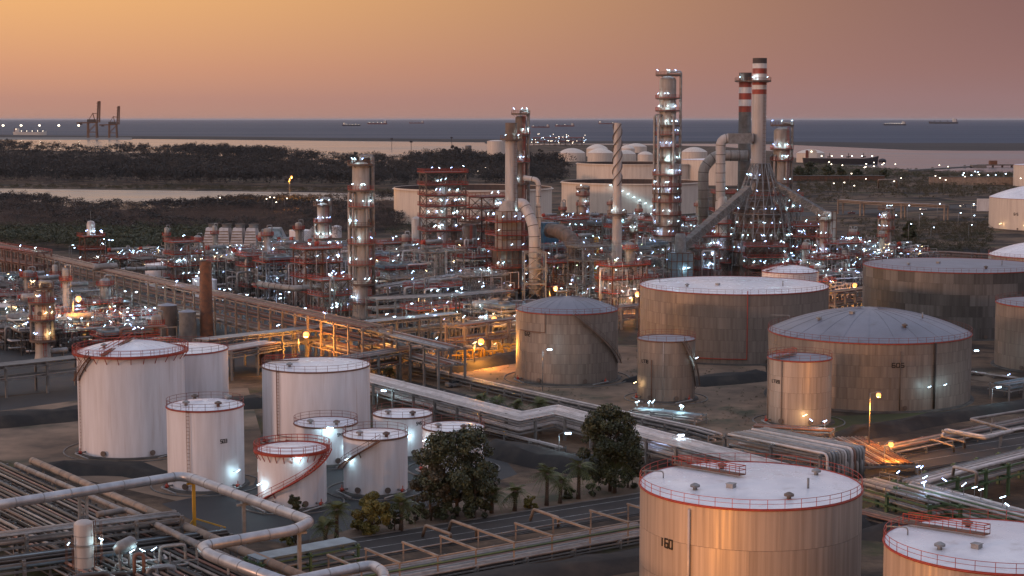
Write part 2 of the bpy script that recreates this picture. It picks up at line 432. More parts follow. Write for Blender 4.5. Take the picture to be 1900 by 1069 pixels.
def sheet(name, pts, z, m, kind='structure'):
    mb = MB(); mb.add([(p[0], p[1], z) for p in pts], [list(range(len(pts)))])
    return ob(name, mb, m, kind=kind)
def pix(lst, z=0.0):
    return [G(x, y, z) for x, y in lst]
# open sea to the horizon
sheet('sea', [(-170000, 2600), (170000, 2600), (170000, 400000), (-170000, 400000)], -1.2, V['sea'])
sheet('harbour_water', [(-9000, 1100), (9000, 1100)] + [tuple(G(x, y, -1.0))[:2] for x, y in ((3600, 275), (2500, 271), (1700, 266), (1000, 262.2), (400, 255.8), (-400, 248.2), (-1500, 244))], -1.0, V['harbour'])
# mainland: one sheet from behind the camera to the coast
coast = [(-1500, 276), (-500, 276), (0, 277), (300, 285), (480, 292), (600, 308), (760, 308), (870, 302), (905, 278), (940, 270), (1080, 268), (1250, 270), (1340, 272), (1440, 281), (1485, 296), (1545, 304), (1620, 311), (1760, 318), (1900, 321), (2300, 326), (3400, 330)]
cp = pix(coast)
land = MB()
land.add([(-3500, -1500, 0), (3500, -1500, 0)] + [(p.x, p.y, 0) for p in reversed(cp)], [list(range(len(cp) + 2))])
ob('ground', land, V['soil'], kind='structure')
def strip_land(name, pts, h, m):
    # low bank with sloping sides; pts are pixel points (far row, near row)
    top = [G(x, a) for x, a, b in pts]; bot = [G(x, b) for x, a, b in pts]
    mb = MB(); vs = []; n = len(pts)
    for t, b in zip(top, bot):
        d = (b - t)
        vs += [t + Vector((0, 0, -1.5)), t + d * 0.3 + Vector((0, 0, h * random.uniform(0.8, 1.1))), t + d * 0.7 + Vector((0, 0, h * random.uniform(0.8, 1.1))), b + Vector((0, 0, -1.5))]
    fs = []
    for i in range(n - 1):
        for k in range(3): fs.append((i * 4 + k, i * 4 + k + 1, i * 4 + k + 5, i * 4 + k + 4))
    mb.add(vs, fs)
    return ob(name, mb, m, kind='structure')
V['rockbank'] = mat('dark_breakwater', (0.012, 0.012, 0.015), (0.025, 0.023, 0.024), (1, 1, 1), 0.01, 0.95)
strip_land('breakwater', [(x, 247.5 + (x + 400) * 0.0100, 251.0 + (x + 400) * 0.0098) for x in range(-600, 1001, 100)], 5, V['rockbank'])
strip_land('spit', [(x, 262.5 + 0.0022 * (x - 900), 266 + 0.0005 * (x - 900) + 13.0 * min(1, max(0, (x - 1420) / 300))) for x in range(900, 2500, 80)], 3, V['rockbank'])
strip_land('quay', [(x, 255.0, 259.0) for x in range(-700, 246, 105)], 2.5, V['conc'])
# lake and flooded field
LAKE = [(-500, 350), (0, 350), (150, 352), (400, 355), (560, 357), (735, 361), (800, 364), (800, 371), (735, 372), (640, 373), (560, 375), (480, 377), (400, 384), (335, 386), (240, 390), (150, 387), (60, 374), (0, 366), (-500, 364)]
sheet('lake', pix(LAKE), 0.10, V['lake'])
sheet('flooded_field', pix([(-400, 307), (60, 306), (150, 307), (245, 304), (150, 311), (45, 322), (-30, 330), (-400, 335)]), 0.10, V['lake'])
# roads, yards, dirt
sheet('process_paving', pix([(-300, 505), (200, 492), (420, 470), (620, 468), (740, 452), (1000, 432), (1340, 438), (1560, 470), (1760, 478), (1600, 520), (1540, 560), (1180, 560), (960, 600), (950, 650), (640, 690), (420, 700), (-300, 760)]), 0.004, V['asphalt'])
sheet('dirt_yard', pix([(690, 720), (770, 676), (960, 640), (1190, 640), (1420, 680), (1440, 800), (1380, 860), (1200, 800), (980, 760)]), 0.008, V['dirt'])
sheet('dirt_yard', pix([(-60, 770), (150, 735), (460, 720), (500, 860), (470, 920), (330, 930), (-60, 840)]), 0.008, V['dirt'])
sheet('tank_yard', pix([(300, 935), (470, 900), (500, 830), (900, 810), (960, 880), (760, 950), (640, 985), (540, 1010), (400, 990)]), 0.012, V['asphaltd'])
sheet('dirt_verge', pix([(540, 1030), (640, 985), (960, 900), (1200, 870), (1195, 930), (900, 975), (560, 1045)]), 0.016, V['dirt'])
sheet('grass_verge', pix([(1430, 770), (1560, 772), (1800, 762), (1850, 770), (1640, 806), (1560, 800), (1430, 800)]), 0.012, V['grass'])
ru = lambda x: 1008 - (x - 591) * .1577
rl = lambda x: 1045 - (x - 640) * .161
sheet('road', pix([(-100, ru(-100)), (591, ru(591)), (1187, ru(1187)), (2100, ru(2100)), (2100, rl(2100)), (1187, rl(1187)), (640, rl(640)), (-100, rl(-100))]), 0.020, V['track'])
sheet('road', pix([(-200, 760), (150, 722), (330, 705), (420, 700), (420, 712), (330, 722), (150, 742), (-200, 790)]), 0.016, V['asphalt'])
sheet('road', pix([(640, 695), (760, 705), (1000, 768), (1340, 860), (1340, 875), (1000, 782), (740, 716), (640, 704)]), 0.020, V['asphalt'])
sheet('road', pix([(1100, 404), (1340, 398), (1560, 392), (1700, 384), (2100, 366), (2100, 371), (1700, 390), (1560, 399), (1340, 406), (1100, 412)]), 0.016, V['asphalt'])
def dike(name, pix_pts, w, h, m, label):
    pts = [G(x, y) for x, y in pix_pts]
    # resample
    P = []
    for a, b in zip(pts[:-1], pts[1:]):
        k = max(1, int((b - a).length / 4))
        P += [a.lerp(b, i / k) for i in range(k)]
    P.append(pts[-1])
    prof = [(-w / 2, -0.1), (-w * 0.22, h * 0.85), (-w * 0.1, h), (w * 0.1, h), (w * 0.22, h * 0.85), (w / 2, -0.1)]
    mb = MB(); vs = []; n = len(prof); rnd = random.Random(len(P))
    for i, p in enumerate(P):
        t = (P[min(i + 1, len(P) - 1)] - P[max(i - 1, 0)]).normalized(); s = Vector((t.y, -t.x, 0))
        e = 0.15 if i in (0, len(P) - 1) else 1.0
        for o, z in prof: vs.append(p + s * (o + rnd.uniform(-0.6, 0.6)) + Vector((0, 0, z * e * rnd.uniform(0.7, 1.15))))
    fs = [(i * n + k, i * n + k + 1, (i + 1) * n + k + 1, (i + 1) * n + k) for i in range(len(P) - 1) for k in range(n - 1)]
    mb.add(vs, fs, 0, True)
    o = ob(name, mb, m, kind='structure'); o['label'] = label
    return o
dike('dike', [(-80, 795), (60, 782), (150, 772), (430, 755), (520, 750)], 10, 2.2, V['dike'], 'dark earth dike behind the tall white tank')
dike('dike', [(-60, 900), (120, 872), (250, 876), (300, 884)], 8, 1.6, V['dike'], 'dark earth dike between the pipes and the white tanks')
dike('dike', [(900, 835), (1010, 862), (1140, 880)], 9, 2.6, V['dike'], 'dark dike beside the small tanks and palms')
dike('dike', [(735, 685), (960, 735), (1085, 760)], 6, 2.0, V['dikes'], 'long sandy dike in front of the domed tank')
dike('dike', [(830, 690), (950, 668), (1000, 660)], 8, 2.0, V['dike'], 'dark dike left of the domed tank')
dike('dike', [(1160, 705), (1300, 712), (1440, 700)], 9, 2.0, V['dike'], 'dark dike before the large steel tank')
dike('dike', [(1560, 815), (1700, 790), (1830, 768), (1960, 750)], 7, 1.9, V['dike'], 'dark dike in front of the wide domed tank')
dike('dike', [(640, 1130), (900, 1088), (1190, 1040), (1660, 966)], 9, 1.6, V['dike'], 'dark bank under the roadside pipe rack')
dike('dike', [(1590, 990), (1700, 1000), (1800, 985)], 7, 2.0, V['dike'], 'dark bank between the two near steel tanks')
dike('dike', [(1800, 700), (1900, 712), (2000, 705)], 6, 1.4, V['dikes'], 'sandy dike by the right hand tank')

def painted_line(a, b, w, z=0.026):
    p, q = G(*a), G(*b); d = (q - p).normalized(); n = Vector((d.y, -d.x, 0)) * w / 2
    mb = MB(); mb.add([v + Vector((0, 0, z)) for v in (p - n, p + n, q + n, q - n)], [(0, 1, 2, 3)]); return ob('road_marking', mb, V['line'], kind='structure')
V['line'] = mat('worn_road_paint', (0.42, 0.40, 0.38), (0.16, 0.15, 0.14), (1, 1, 1), 0.8, 0.7)
for f in (0.22, 0.55):
    for x0, x1 in ((600, 1188), (1600, 1960)):
        a = lambda x: ru(x) + f * (rl(x) - ru(x))
        painted_line((x0, a(x0)), (x1, a(x1)), .18)
for f in (0.04, 0.93, 0.985):
    a = lambda x: ru(x) + f * (rl(x) - ru(x)); p, q = G(560, a(560)), G(1990, a(1990)); mb = MB(); mb.beam(p + Vector((0, 0, .07)), q + Vector((0, 0, .07)), .25 if f < .5 else .12, .14); ob('kerb' if f < .5 else 'rail', mb, V['conc' if f < .5 else 'piped'], kind='structure')
# ------------------------------------------------------------------ storage tanks
STROKES = {'0': 'abcdef', '1': 'i', '2': 'abged', '3': 'abgcd', '4': 'fgbc', '5': 'afgcd', '6': 'afgecd', '7': 'abc', '8': 'abcdefg', '9': 'abcdfg', 'L': 'fed', 'T': 'ai', 'U': 'fedcb'}
SEG = {'a': ((-1, 1), (1, 1)), 'b': ((1, 1), (1, 0)), 'c': ((1, 0), (1, -1)), 'd': ((-1, -1), (1, -1)), 'e': ((-1, 0), (-1, -1)), 'f': ((-1, 1), (-1, 0)), 'g': ((-1, 0), (1, 0)), 'i': ((0, 1), (0, -1))}
def number_mesh(text, R, a, z, hgt, wide=1.0):
    mb = MB(); hgt *= 0.82; w = hgt * 0.25 * wide; hh = hgt / 2; adv = hgt * 0.74 * wide; t = hgt * 0.2
    x0 = -adv * (len(text) - 1) / 2
    for i, ch in enumerate(text):
        for sg in STROKES[ch]:
            (xa, ya), (xb, yb) = SEG[sg]
            pts = []
            for k in range(3):
                f = k / 2
                u = x0 + i * adv + (xa + (xb - xa) * f) * w; v = (ya + (yb - ya) * f) * hh
                an = a + u / R
                pts.append(Vector(((R + 0.05) * math.sin(an), -(R + 0.05) * math.cos(an), z + v)))
            for p, q in zip(pts[:-1], pts[1:]):
                d = (q - p).normalized() * t * 0.3
                mb.beam(p - d, q + d, 0.04 if abs(d.z) > 0.01 * t else 0.04, t) if abs(q.z - p.z) < 1e-4 else mb.beam(p, q, t, 0.04)
    return mb
def helix_stair(tk, R, a_top, a_bot, z_top, z_bot, m, name='spiral_stair'):
    st = MB(); hr = MB()
    n = max(8, int(abs(z_top - z_bot) / 0.25))
    for i in range(n + 1):
        f = i / n; a = a_top + (a_bot - a_top) * f; z = z_top + (z_bot - z_top) * f
        x, y = (R + 0.55) * math.sin(a), -(R + 0.55) * math.cos(a)
        st.box((x, y, z), (0.32, 0.95, 0.06), a)
        if i % 4 == 0:
            xo, yo = (R + 1.0) * math.sin(a), -(R + 1.0) * math.cos(a)
            hr.beam((xo, yo, z), (xo, yo, z + 1.05), 0.07)
        if i % 16 == 8:
            st.beam((R * math.sin(a), -R * math.cos(a), z - 0.9), (x, y, z - 0.1), 0.12)
    def hel(mb, rad, dz, r):
        k = max(12, int(abs(a_bot - a_top) * 14))
        mb.tube([(rad * math.sin(a_top + (a_bot - a_top) * i / k), -rad * math.cos(a_top + (a_bot - a_top) * i / k), z_top + (z_bot - z_top) * i / k + dz) for i in range(k + 1)], r, 4)
    hel(st, R + 1.02, -0.05, 0.13); hel(st, R + 0.12, -0.05, 0.10)
    hel(hr, R + 1.0, 1.05, 0.045); hel(hr, R + 1.0, 0.55, 0.035)
    o = ob(name, st, m, tk); ob('handrail', hr, m, o)
    return o
LAMP_CACHE = {}
def lamp_mesh(kind, L=1.2, tilt=0.5, pole=1.5, th=0.26):
    L *= 0.62; th *= 0.5
    key = (kind, round(L, 1), round(tilt, 1), round(pole, 1), round(th, 2))
    if key not in LAMP_CACHE:
        mb = MB()
        if pole > 0: mb.beam((0, 0, 0), (0, 0, pole), 0.09)
        c, s_ = math.cos(tilt) * L / 2, math.sin(tilt) * L / 2
        mb.tube([(-c, 0, pole - s_), (c, 0, pole + s_)], th / 2, 6, 1)
        mb.beam((-c * 1.05, 0, pole - s_ + th * 0.6), (c * 1.05, 0, pole + s_ + th * 0.6), th * 1.3, 0.05)
        LAMP_CACHE[key] = mb.mesh('floodlight', [V['galv'], V[kind]])
    return LAMP_CACHE[key]
LIGHTS = {}
NL = [0]
def lamp_light(parent, kind, power, loc):
    key = (kind, round(power))
    if key not in LIGHTS:
        l = bpy.data.lights.new('lamp_light', 'POINT'); l.energy = power; l.shadow_soft_size = 0.2
        l.color = {'lampg': (0.75, 1.0, 0.55), 'lampw': (0.55, 0.88, 1.0), 'lampb': (0.42, 0.62, 1.0), 'lampy': (1.0, 0.66, 0.30)}.get(kind, (1, .8, .6)); LIGHTS[key] = l
    o = bpy.data.objects.new('lamp_light', LIGHTS[key]); COL.objects.link(o); o.parent = parent; o.location = loc; NL[0] += 1
def lamp_part(parent, loc, kind='lampw', rz=0.0, L=1.2, tilt=0.5, pole=1.5, th=0.26, name='floodlight', power=None):
    o = ob(name, lamp_mesh(kind, L, tilt, pole, th), None, parent, loc, rz)
    if power is None: power = 330 if random.random() < 0.36 else 0
    if power: lamp_light(o, kind, power, (0, 0, pole - 0.45))
    return o
def solve_tank(xl, xr, yr, yb):
    hw = (xr - xl) / 2; xc = (xl + xr) / 2
    yf = G(xc, yb).y; Y = yf * 1.05
    for _ in range(30):
        R = hw * (Y * CP + 45 * SP) / FPX; Y = yf + R
    z = ZH(yr, Y)
    R = hw * (Y * CP + (CAMZ - z) * SP) / FPX
    return XW(xc, Y, z), Y, R, z
TANKS = {}
PLATE_CACHE = {}
def tank(key, box, label, finish='white', roof='dome', rise=1.6, courses=0, nplates=0, rail=True, rim='red', number=None, stair=None, lipdark=False, dims=None, walk=None, roofmat=None, hat=0, wide=0, shellmat=None, ladder=None, name='storage_tank', group=None):
    X, Y, R, H = dims or solve_tank(*box)
    tk = thing(name, label, 'storage tank', (X, Y, 0), -math.atan2(X, Y), group)
    TANKS[key] = (tk, X, Y, R, H)
    sm = V[shellmat or finish]; big = scale_at(Y) * R
    n = 96 if big > 80 else 64 if big > 30 else 40
    fnd = MB(); fnd.lathe([(R + 0.9, -0.1), (R + 0.7, 0.3), (R - 0.5, 0.3)], n); ob('foundation', fnd, V['found'], tk)
    zb = 0.3
    if courses:
        core = MB(); core.lathe([(R - 0.06, zb), (R - 0.06, H)], n); ob('shell', core, V['dark'], tk)
        ch = (H - zb) / courses
        gap = max(0.035, 0.10 * Y / 3090 * 2.2)
        for c in range(courses):
            da = 2 * PI / nplates
            mk = ('pl', key)
            if mk not in PLATE_CACHE:
                mb = MB(); ga = gap * 0.35 / R / 2; k = max(2, int(96 / nplates))
                prof_a = [-da / 2 + ga + (da - 2 * ga) * i / k for i in range(k + 1)]
                vs = []
                for rad in (R, R - 0.05):
                    for zz in (gap / 2, ch - gap / 2):
                        vs += [(rad * math.sin(a), -rad * math.cos(a), zz) for a in prof_a]
                m1 = k + 1
                fs = [(i, i + 1, m1 + i + 1, m1 + i) for i in range(k)]
                fs2 = [(m1 + i, m1 + i + 1, 3 * m1 + i + 1, 3 * m1 + i) for i in range(k)] + [(0, m1, 3 * m1, 2 * m1), (k, 2 * m1 + k, 3 * m1 + k, m1 + k)]
                mb.add(vs, fs, 0, True); mb.add(vs, fs2, 0, False)
                PLATE_CACHE[mk] = mb.mesh('shell_plate', sm)
            for j in range(nplates):
                a = (j + (0.5 if c % 2 else 0.0) * (0.66 if c % 4 > 1 else 1)) * da
                a = (a + PI) % (2 * PI) - PI
                if abs(a) > 2.0: continue
                ob('shell_plate', PLATE_CACHE[mk], None, tk, (0, 0, zb + c * ch), a)
    else:
        sh = MB(); sh.lathe([(R, zb), (R, H)], n); so = ob('shell', sh, sm, tk)
        if big > 45:
            wl = MB()
            for c in range(1, 7): wl.ring(R - 0.01, zb + (H - zb) * c / 7, 0.022, n, 4)
            ob('weld_seams', wl, sm, tk, kind='stuff')
    rf = MB(); rm = V[roofmat] if roofmat else V['roofw']
    if roof == 'float':
        rf.lathe([(R - 0.15, H - 0.3), (R - 0.15, H - rise)], n); rf.lathe([(R - 0.15, H - rise), (R * 0.5, H - rise - 0.15), (0, H - rise)], n)
        ob('roof', rf, V['soot'], tk)
        wg = MB(); wg.lathe([(R, H - 0.9), (R + 1.0, H - 0.85), (R + 1.0, H - 0.7), (R, H - 0.7)], n); ob('wind_girder', wg, sm, tk)
        tp = MB(); tp.lathe([(R, H - 0.02), (R + 0.12, H), (R - 0.15, H), (R - 0.15, H - 0.3)], n); ob('rim', tp, sm, tk)
    else:
        Rr = R + 0.04
        if roof == 'dome':
            prof = [(Rr, H - 0.12), (Rr, H)] + [(Rr * math.cos(PI / 2 * i / 10), H + rise * math.sin(PI / 2 * i / 10) ** 1.0 * (1 - 0.0)) for i in range(1, 11)]
            rs = (R * R + rise * rise) / (2 * rise)
            prof = [(Rr, H - 0.12), (Rr, H)] + [(Rr * (1 - i / 12), H + math.sqrt(max(0, rs * rs - (Rr * (1 - i / 12)) ** 2)) - (rs - rise)) for i in range(1, 13)]
            prof[-1] = (0.0, H + rise)
        else:
            prof = [(Rr, H - 0.12), (Rr, H), (Rr * 0.5, H + rise * 0.55), (0.0, H + rise)]
        rf.lathe(prof, n); ob('roof', rf, rm, tk)
        if big > 45 and roof == 'dome':
            # lapped roof sheets: low standing seams
            sq = MB(); nr = 24
            for j in range(nr):
                a = 2 * PI * j / nr
                pts = [(r_ * math.sin(a), -r_ * math.cos(a), z_ + 0.02) for r_, z_ in prof[1:-1]]
                sq.tube(pts, 0.035, 4)
            ob('roof_seams', sq, rm, tk, kind='stuff')
        rb = MB(); rb.ring(R + 0.06, H - 0.05, 0.11, n, 6); ob('rim', rb, V['red'] if rim == 'red' else V['rust'], tk)
    if wide:
        wp = MB(); wp.lathe([(R, H - 0.25), (R + wide, H - 0.25), (R + wide, H + 0.0), (R, H + 0.0)], n)
        for i in range(28): a_ = 2 * PI * i / 28; wp.beam((R * math.sin(a_), -R * math.cos(a_), H - 1.3), ((R + wide) * math.sin(a_), -(R + wide) * math.cos(a_), H - .2), 0.1)
        wo_ = ob('rim_walkway', wp, V['red'], tk); ro_ = MB(); ro_.ring_rail(R + wide - .05, H, max(16, int(2 * PI * R / 1.6)), 1.15, 0.05, toe=0.12); ob('outer_railing', ro_, V['red'], wo_)
    if rail:
        rl = MB(); npst = max(16, int(2 * PI * R / 2.0)); rl.ring_rail(R + 0.02, H + 0.05, npst, 1.15, 0.038, toe=0.08); ob('railing', rl, V['red' if key in 'AEST' else 'railr'], tk)
    if number:
        txt, px, py, hg = number[:4]
        hwp = R * FPX / (Y * CP + (CAMZ - H) * SP); xc = project((X, Y, H / 2))[0]
        a = math.asin(max(-0.98, min(0.98, (px - xc) / hwp)))
        yn = Y - R * math.cos(a)
        ob('tank_number', number_mesh(txt, R, a, ZH(py, yn), hg, number[4] if len(number) > 4 else 1.0), V['ink'], tk)
    if stair:
        helix_stair(tk, R, stair[0], stair[1], H + 0.1, 0.3 if len(stair) < 3 else stair[2], V[stair[3] if len(stair) > 3 else 'rust'])
    if walk:
        # gangway over the roof from the rim at angle a to radius f*R
        a, f0, w = walk
        zc = lambda r: (H + math.sqrt(max(0, rs * rs - r * r)) - (rs - rise)) if roof == 'dome' else H + rise * (1 - r / R)
        p0 = Vector((R * math.sin(a), -R * math.cos(a), H + 0.35)); r1 = R * f0; p1 = Vector((r1 * math.sin(a), -r1 * math.cos(a), zc(abs(r1)) + 0.35))
        sd = (p1 - p0).cross(Vector((0, 0, 1))).normalized() * w / 2
        wk = MB(); wk.beam(p0, p1, w, 0.14); wo = ob('gangway', wk, V['rust'], tk)
        wr = MB(); wr.rail([p0 + sd, p1 + sd], 1.1, 1.6, 0.045); wr.rail([p0 - sd, p1 - sd], 1.1, 1.6, 0.045); wr.rail([p1 + sd, p1 - sd], 1.1, 1.6, 0.045); ob('gangway_railing', wr, V['red'], wo)
    for i in range(hat):
        a = [-0.9, 0.5, 2.2, 3.6, 5.0][i % 5]; r = R * [0.62, 0.7, 0.75, 0.6, 0.7][i % 5]
        zz = H + rise * (1 - (r / R) ** (2 if roof == 'dome' else 1))
        mb = MB(); mb.cyl((r * math.sin(a), -r * math.cos(a), zz - 0.1), (r * math.sin(a), -r * math.cos(a), zz + 0.45), 0.28, n=10)
        mb.lathe([(0.62, 0), (0.62, 0.22), (0.2, 0.45), (0, 0.5)], 10, (r * math.sin(a), -r * math.cos(a), zz + 0.4)); ob('roof_vent', mb, V['brown' if i % 2 else 'galv'], tk)
    if ladder is not None:
        a = ladder; ld = MB()
        for s_ in (-0.25, 0.25):
            aa = a + s_ / R; ld.beam(((R + .2) * math.sin(aa), -(R + .2) * math.cos(aa), 0.4), ((R + .2) * math.sin(aa), -(R + .2) * math.cos(aa), H + 1), 0.07)
        for i in range(int(H / 0.6)):
            ld.beam(((R + .2) * math.sin(a - .25 / R), -(R + .2) * math.cos(a - .25 / R), 0.5 + i * .6), ((R + .2) * math.sin(a + .25 / R), -(R + .2) * math.cos(a + .25 / R), 0.5 + i * .6), 0.05)
        ob('ladder', ld, V['rust'], tk)
    if key in 'ACEFGHIJLM':
        kb = MB(); kb.lathe([(R + 2.6, 0.0), (R + 2.6, .16), (R + 2.85, .16), (R + 2.85, 0.0)], n); ob('kerb_ring', kb, V['conc'], tk)
    if key in 'ABCDEFGHIJLMK':
        for a in (-1.05, 0.75):
            d = Vector((math.sin(a), -math.cos(a), 0)); tn = Vector((d.y, -d.x, 0)) * (1 if a > 0 else -1)
            ip = MB(); ip.tube(fillet([d * (R - .1) + Vector((0, 0, .8)), d * (R + 2.2) + Vector((0, 0, .8)), d * (R + 2.2) + tn * 5 + Vector((0, 0, .55))], .6, 3), .16, 8); ob('inlet_pipe', ip, V['galv'], tk)
            vv = MB(); c = d * (R + 1.1) + Vector((0, 0, .8)); vv.tube([c - d * .3, c - d * .12, c + d * .12, c + d * .3], [.26, .34, .34, .26], 8); vv.cyl(c, c + Vector((0, 0, .8)), .07); vv.ring(.3, 0, .04, 10, 4) if False else None; ob('inlet_valve', vv, V['red'], tk)
    # manhole and nozzles near the foot
    if big > 28:
        for a in (-0.55, 0.35):
            nz = MB(); d = Vector((math.sin(a), -math.cos(a), 0)); nz.cyl(d * (R - 0.1) + Vector((0, 0, 1.0)), d * (R + 0.35) + Vector((0, 0, 1.0)), 0.38, n=12); nz.cyl(d * (R + 0.35) + Vector((0, 0, 1.0)), d * (R + 0.45) + Vector((0, 0, 1.0)), 0.5, n=12)
            ob('manhole', nz, V['brown'], tk)
    return tk
def wall_pipe(key, a, z0, z1, r, m, name='drain_pipe', foot=None):
    tk, X, Y, R, H = TANKS[key]
    d = lambda aa, z, o=0.25: Vector(((R + o) * math.sin(aa), -(R + o) * math.cos(aa), z))
    pts = [d(a, z1), d(a, z0)]
    if foot is not None:
        k = max(2, int(abs(foot - a) * 16)); pts += [d(a + (foot - a) * i / k, z0) for i in range(1, k + 1)]
    mb = MB(); mb.tube(pts, r, 6); ob(name, mb, V[m], tk)
def tank_lamp(key, a, z, out=0.9, kind='lampw', L=1.1, rz=0.6):
    tk, X, Y, R, H = TANKS[key]
    mb = MB(); p = Vector((R * math.sin(a), -R * math.cos(a), z)); q = Vector(((R + out) * math.sin(a), -(R + out) * math.cos(a), z + 0.3))
    mb.beam(p, q, 0.08); o = ob('lamp_bracket', mb, V['galv'], tk)
    o = ob('floodlight', lamp_mesh(kind, L, 0.35, 0, 0.3), None, tk, q, rz); lamp_light(o, kind, 130, (0, 0, -0.3))
# --- white tanks, lower left
tank('A', (145, 340, 650, 853), 'tallest white tank, with red gangway up its domed roof', rise=1.7, walk=(-0.55, 0.0, 1.0), hat=1, ladder=-1.2, wide=0.8, stair=(-0.75, -1.25, 13.5, 'rust'))
tank('B', (250, 422, 647, 815), 'white tank half hidden behind the tall white tank with the roof gangway', rise=0.7, roof='cone', hat=1)
tank('C', (310, 451, 752, 915), 'white tank numbered 503 with brown vents on its shallow dome', rise=0.8, number=('503', 414, 820, 0.7), hat=4, ladder=-0.45)
tank('D', (487, 686, 677, 832), 'wide white tank with flat roof and dark roof gangway, behind the small tanks', roof='cone', rise=0.7, rim='rust', walk=(-1.9, 0.35, 1.0), hat=1, ladder=-0.75)
tank('E', (478, 605, 832, 948), 'small white tank with thick red rim, zigzag stair and two floodlights', roof='cone', rise=0.5, rim='red', wide=0.6, stair=(1.30, -1.05, 1.0, 'red'))
tank('F', (546, 663, 784, 866), 'small pale tank lit cool blue between the wide tank and the red-rimmed tank', roof='cone', rise=0.6, rim='rust', number=('541', 631, 807, 0.65), hat=2)
tank('G', (637, 756, 806, 922), 'small pinkish white tank with a straight diagonal stair up its front', roof='cone', rise=0.6, rim='rust', stair=(0.12, -1.35, 4.0, 'rust'), hat=2)
tank('H', (692, 802, 767, 850), 'small white tank numbered 545 beside the white pipe rack', roof='cone', rise=0.6, rim='rust', number=('545', 777, 786, 0.65), hat=2)
tank('I', (784, 898, 792, 882), 'small white tank partly behind the big dark tree', roof='cone', rise=0.6, rim='rust', hat=2, ladder=0.3)
# --- steel tanks, right
tank('J', (957, 1147, 573, 716), 'grey steel tank numbered 612 with ribbed dome and stair down its right side', 'steel', rise=2.9, courses=7, nplates=12, roofmat='roofg', number=('612', 980, 620, 1.05), stair=(0.12, 1.35, 4.0, 'brown'))
tank('K', (1188, 1535, 529, 678), 'very wide brown steel tank with pale flat roof and red standpipe', 'steel', roof='cone', rise=0.9, courses=6, nplates=16, hat=1)
tank('L', (1183, 1290, 628, 748), 'narrow steel tank numbered L778 with a stair curving down its right side', 'steel', roof='cone', rise=0.5, courses=5, nplates=8, roofmat='roofg', rim='rust', number=('L778', 1197, 671, 0.85), stair=(0.55, 1.5, 3.0, 'brown'))
tank('M', (1425, 1543, 663, 793), 'narrow aluminium tank numbered L7728 in front of the wide domed tank', 'alu', roof='cone', rise=0.6, courses=4, nplates=10, roofmat='roofg', number=('L7728', 1440, 709, 0.75), walk=(-0.9, 0.2, 1.2))
tank('N', (1428, 1797, 614, 766), 'wide steel tank numbered 605 with a big grey dome', 'steel', rise=5.0, courses=6, nplates=14, roofmat='roofg', number=('605', 1662, 677, 1.05, 1.45), hat=2)
tank('O', (1605, 1935, 492, 632), 'wide dark tank of patched plates behind the tank numbered 605', 'patch', roof='cone', rise=1.6, courses=6, nplates=30, roofmat='roofg', hat=2)
tank('P', (1852, 2075, 562, 696), 'steel tank cut by the right edge beside the patched dark tank', 'steel', roof='cone', rise=1.2, courses=5, nplates=14, roofmat='roofg', hat=1)
tank('Q', (1838, 2040, 473, 560), 'pale domed tank behind the patched dark tank at the right edge', 'steel', rise=4.5, courses=4, nplates=20)
tank('R', (1840, 2070, 366, 431), 'cream domed tank numbered 615 lit warm from below, far right', 'cream', rise=7.5, rail=False, number=('615', 1890, 399, 1.6))
tank('R2', (1885, 2080, 306, 350), 'pale far tank showing behind the cream domed tank', 'cream', roof='cone', rise=1, rail=False)
tank('S', (1188, 1596, 899, 1180), 'big glowing steel tank numbered 160 in the foreground', 'alu', roof='cone', rise=0.7, courses=3, nplates=12, number=('160', 1244, 1014, 1.25), walk=(-2.35, 0.1, 1.1), hat=4)
tank('T', (1645, 2052, 1012, 1300), 'near steel tank with red roof gangway cut by the bottom right corner', 'alu', roof='cone', rise=0.7, courses=3, nplates=12, walk=(-2.15, 0.1, 1.1), hat=4)
tank('U', (1414, 1518, 503, 580), 'small white domed tank with red rail behind the very wide steel tank', rise=1.8, walk=(-1.0, 0.0, 1.0))
for k, a in (('K', -0.55),): wall_pipe('K', 0.14, 1.5, TANKS['K'][4] + 1, 0.13, 'red', foot=-0.42)
wall_pipe('K', -1.45, 0.5, TANKS['K'][4], 0.15, 'rust')
wall_pipe('S', -0.535, 0.5, TANKS['S'][4] - 0.6, 0.16, 'pipew')
wall_pipe('L', -0.1, 0.5, TANKS['L'][4], 0.06, 'pipew'); wall_pipe('L', -0.5, 0.5, TANKS['L'][4] * .7, 0.10, 'rust')
wall_pipe('N', 0.66, 0.5, TANKS['N'][4], 0.25, 'dark'); wall_pipe('N', 0.30, 0.5, TANKS['N'][4] - 1.5, 0.12, 'brown')
wall_pipe('M', -0.55, 0.5, TANKS['M'][4], 0.10, 'brown'); wall_pipe('M', -1.2, 0.5, TANKS['M'][4], 0.10, 'brown')
wall_pipe('D', -0.78, 2.0, TANKS['D'][4], 0.06, 'rust', foot=-0.1)
wall_pipe('J', -0.42, TANKS['J'][4] * .74, TANKS['J'][4] + .5, 0.10, 'rust', foot=-1.1)
tank_lamp('E', 0.18, TANKS['E'][4] - 0.7); tank_lamp('E', -0.95, TANKS['E'][4] * .42)
tank_lamp('G', -0.85, TANKS['G'][4] * .62); tank_lamp('F', 0.05, TANKS['F'][4] - .5, 1.6); tank_lamp('F', 0.7, TANKS['F'][4] * .45); tank_lamp('C', 0.75, 3.0, 1.2)
tank_lamp('N', 0.55, 5.2, 2.0); tank_lamp('N', 0.72, 5.4, 2.0); tank_lamp('L', 1.15, 9.0); tank_lamp('L', -1.1, 3.6, 1.2, 'lampy'); tank_lamp('M', 0.15, 2.4, 1.6, 'lampy', 1.6)
tank_lamp('I', -0.9, 5.5, 1.0); tank_lamp('H', 0.2, 4.0, 1.0)
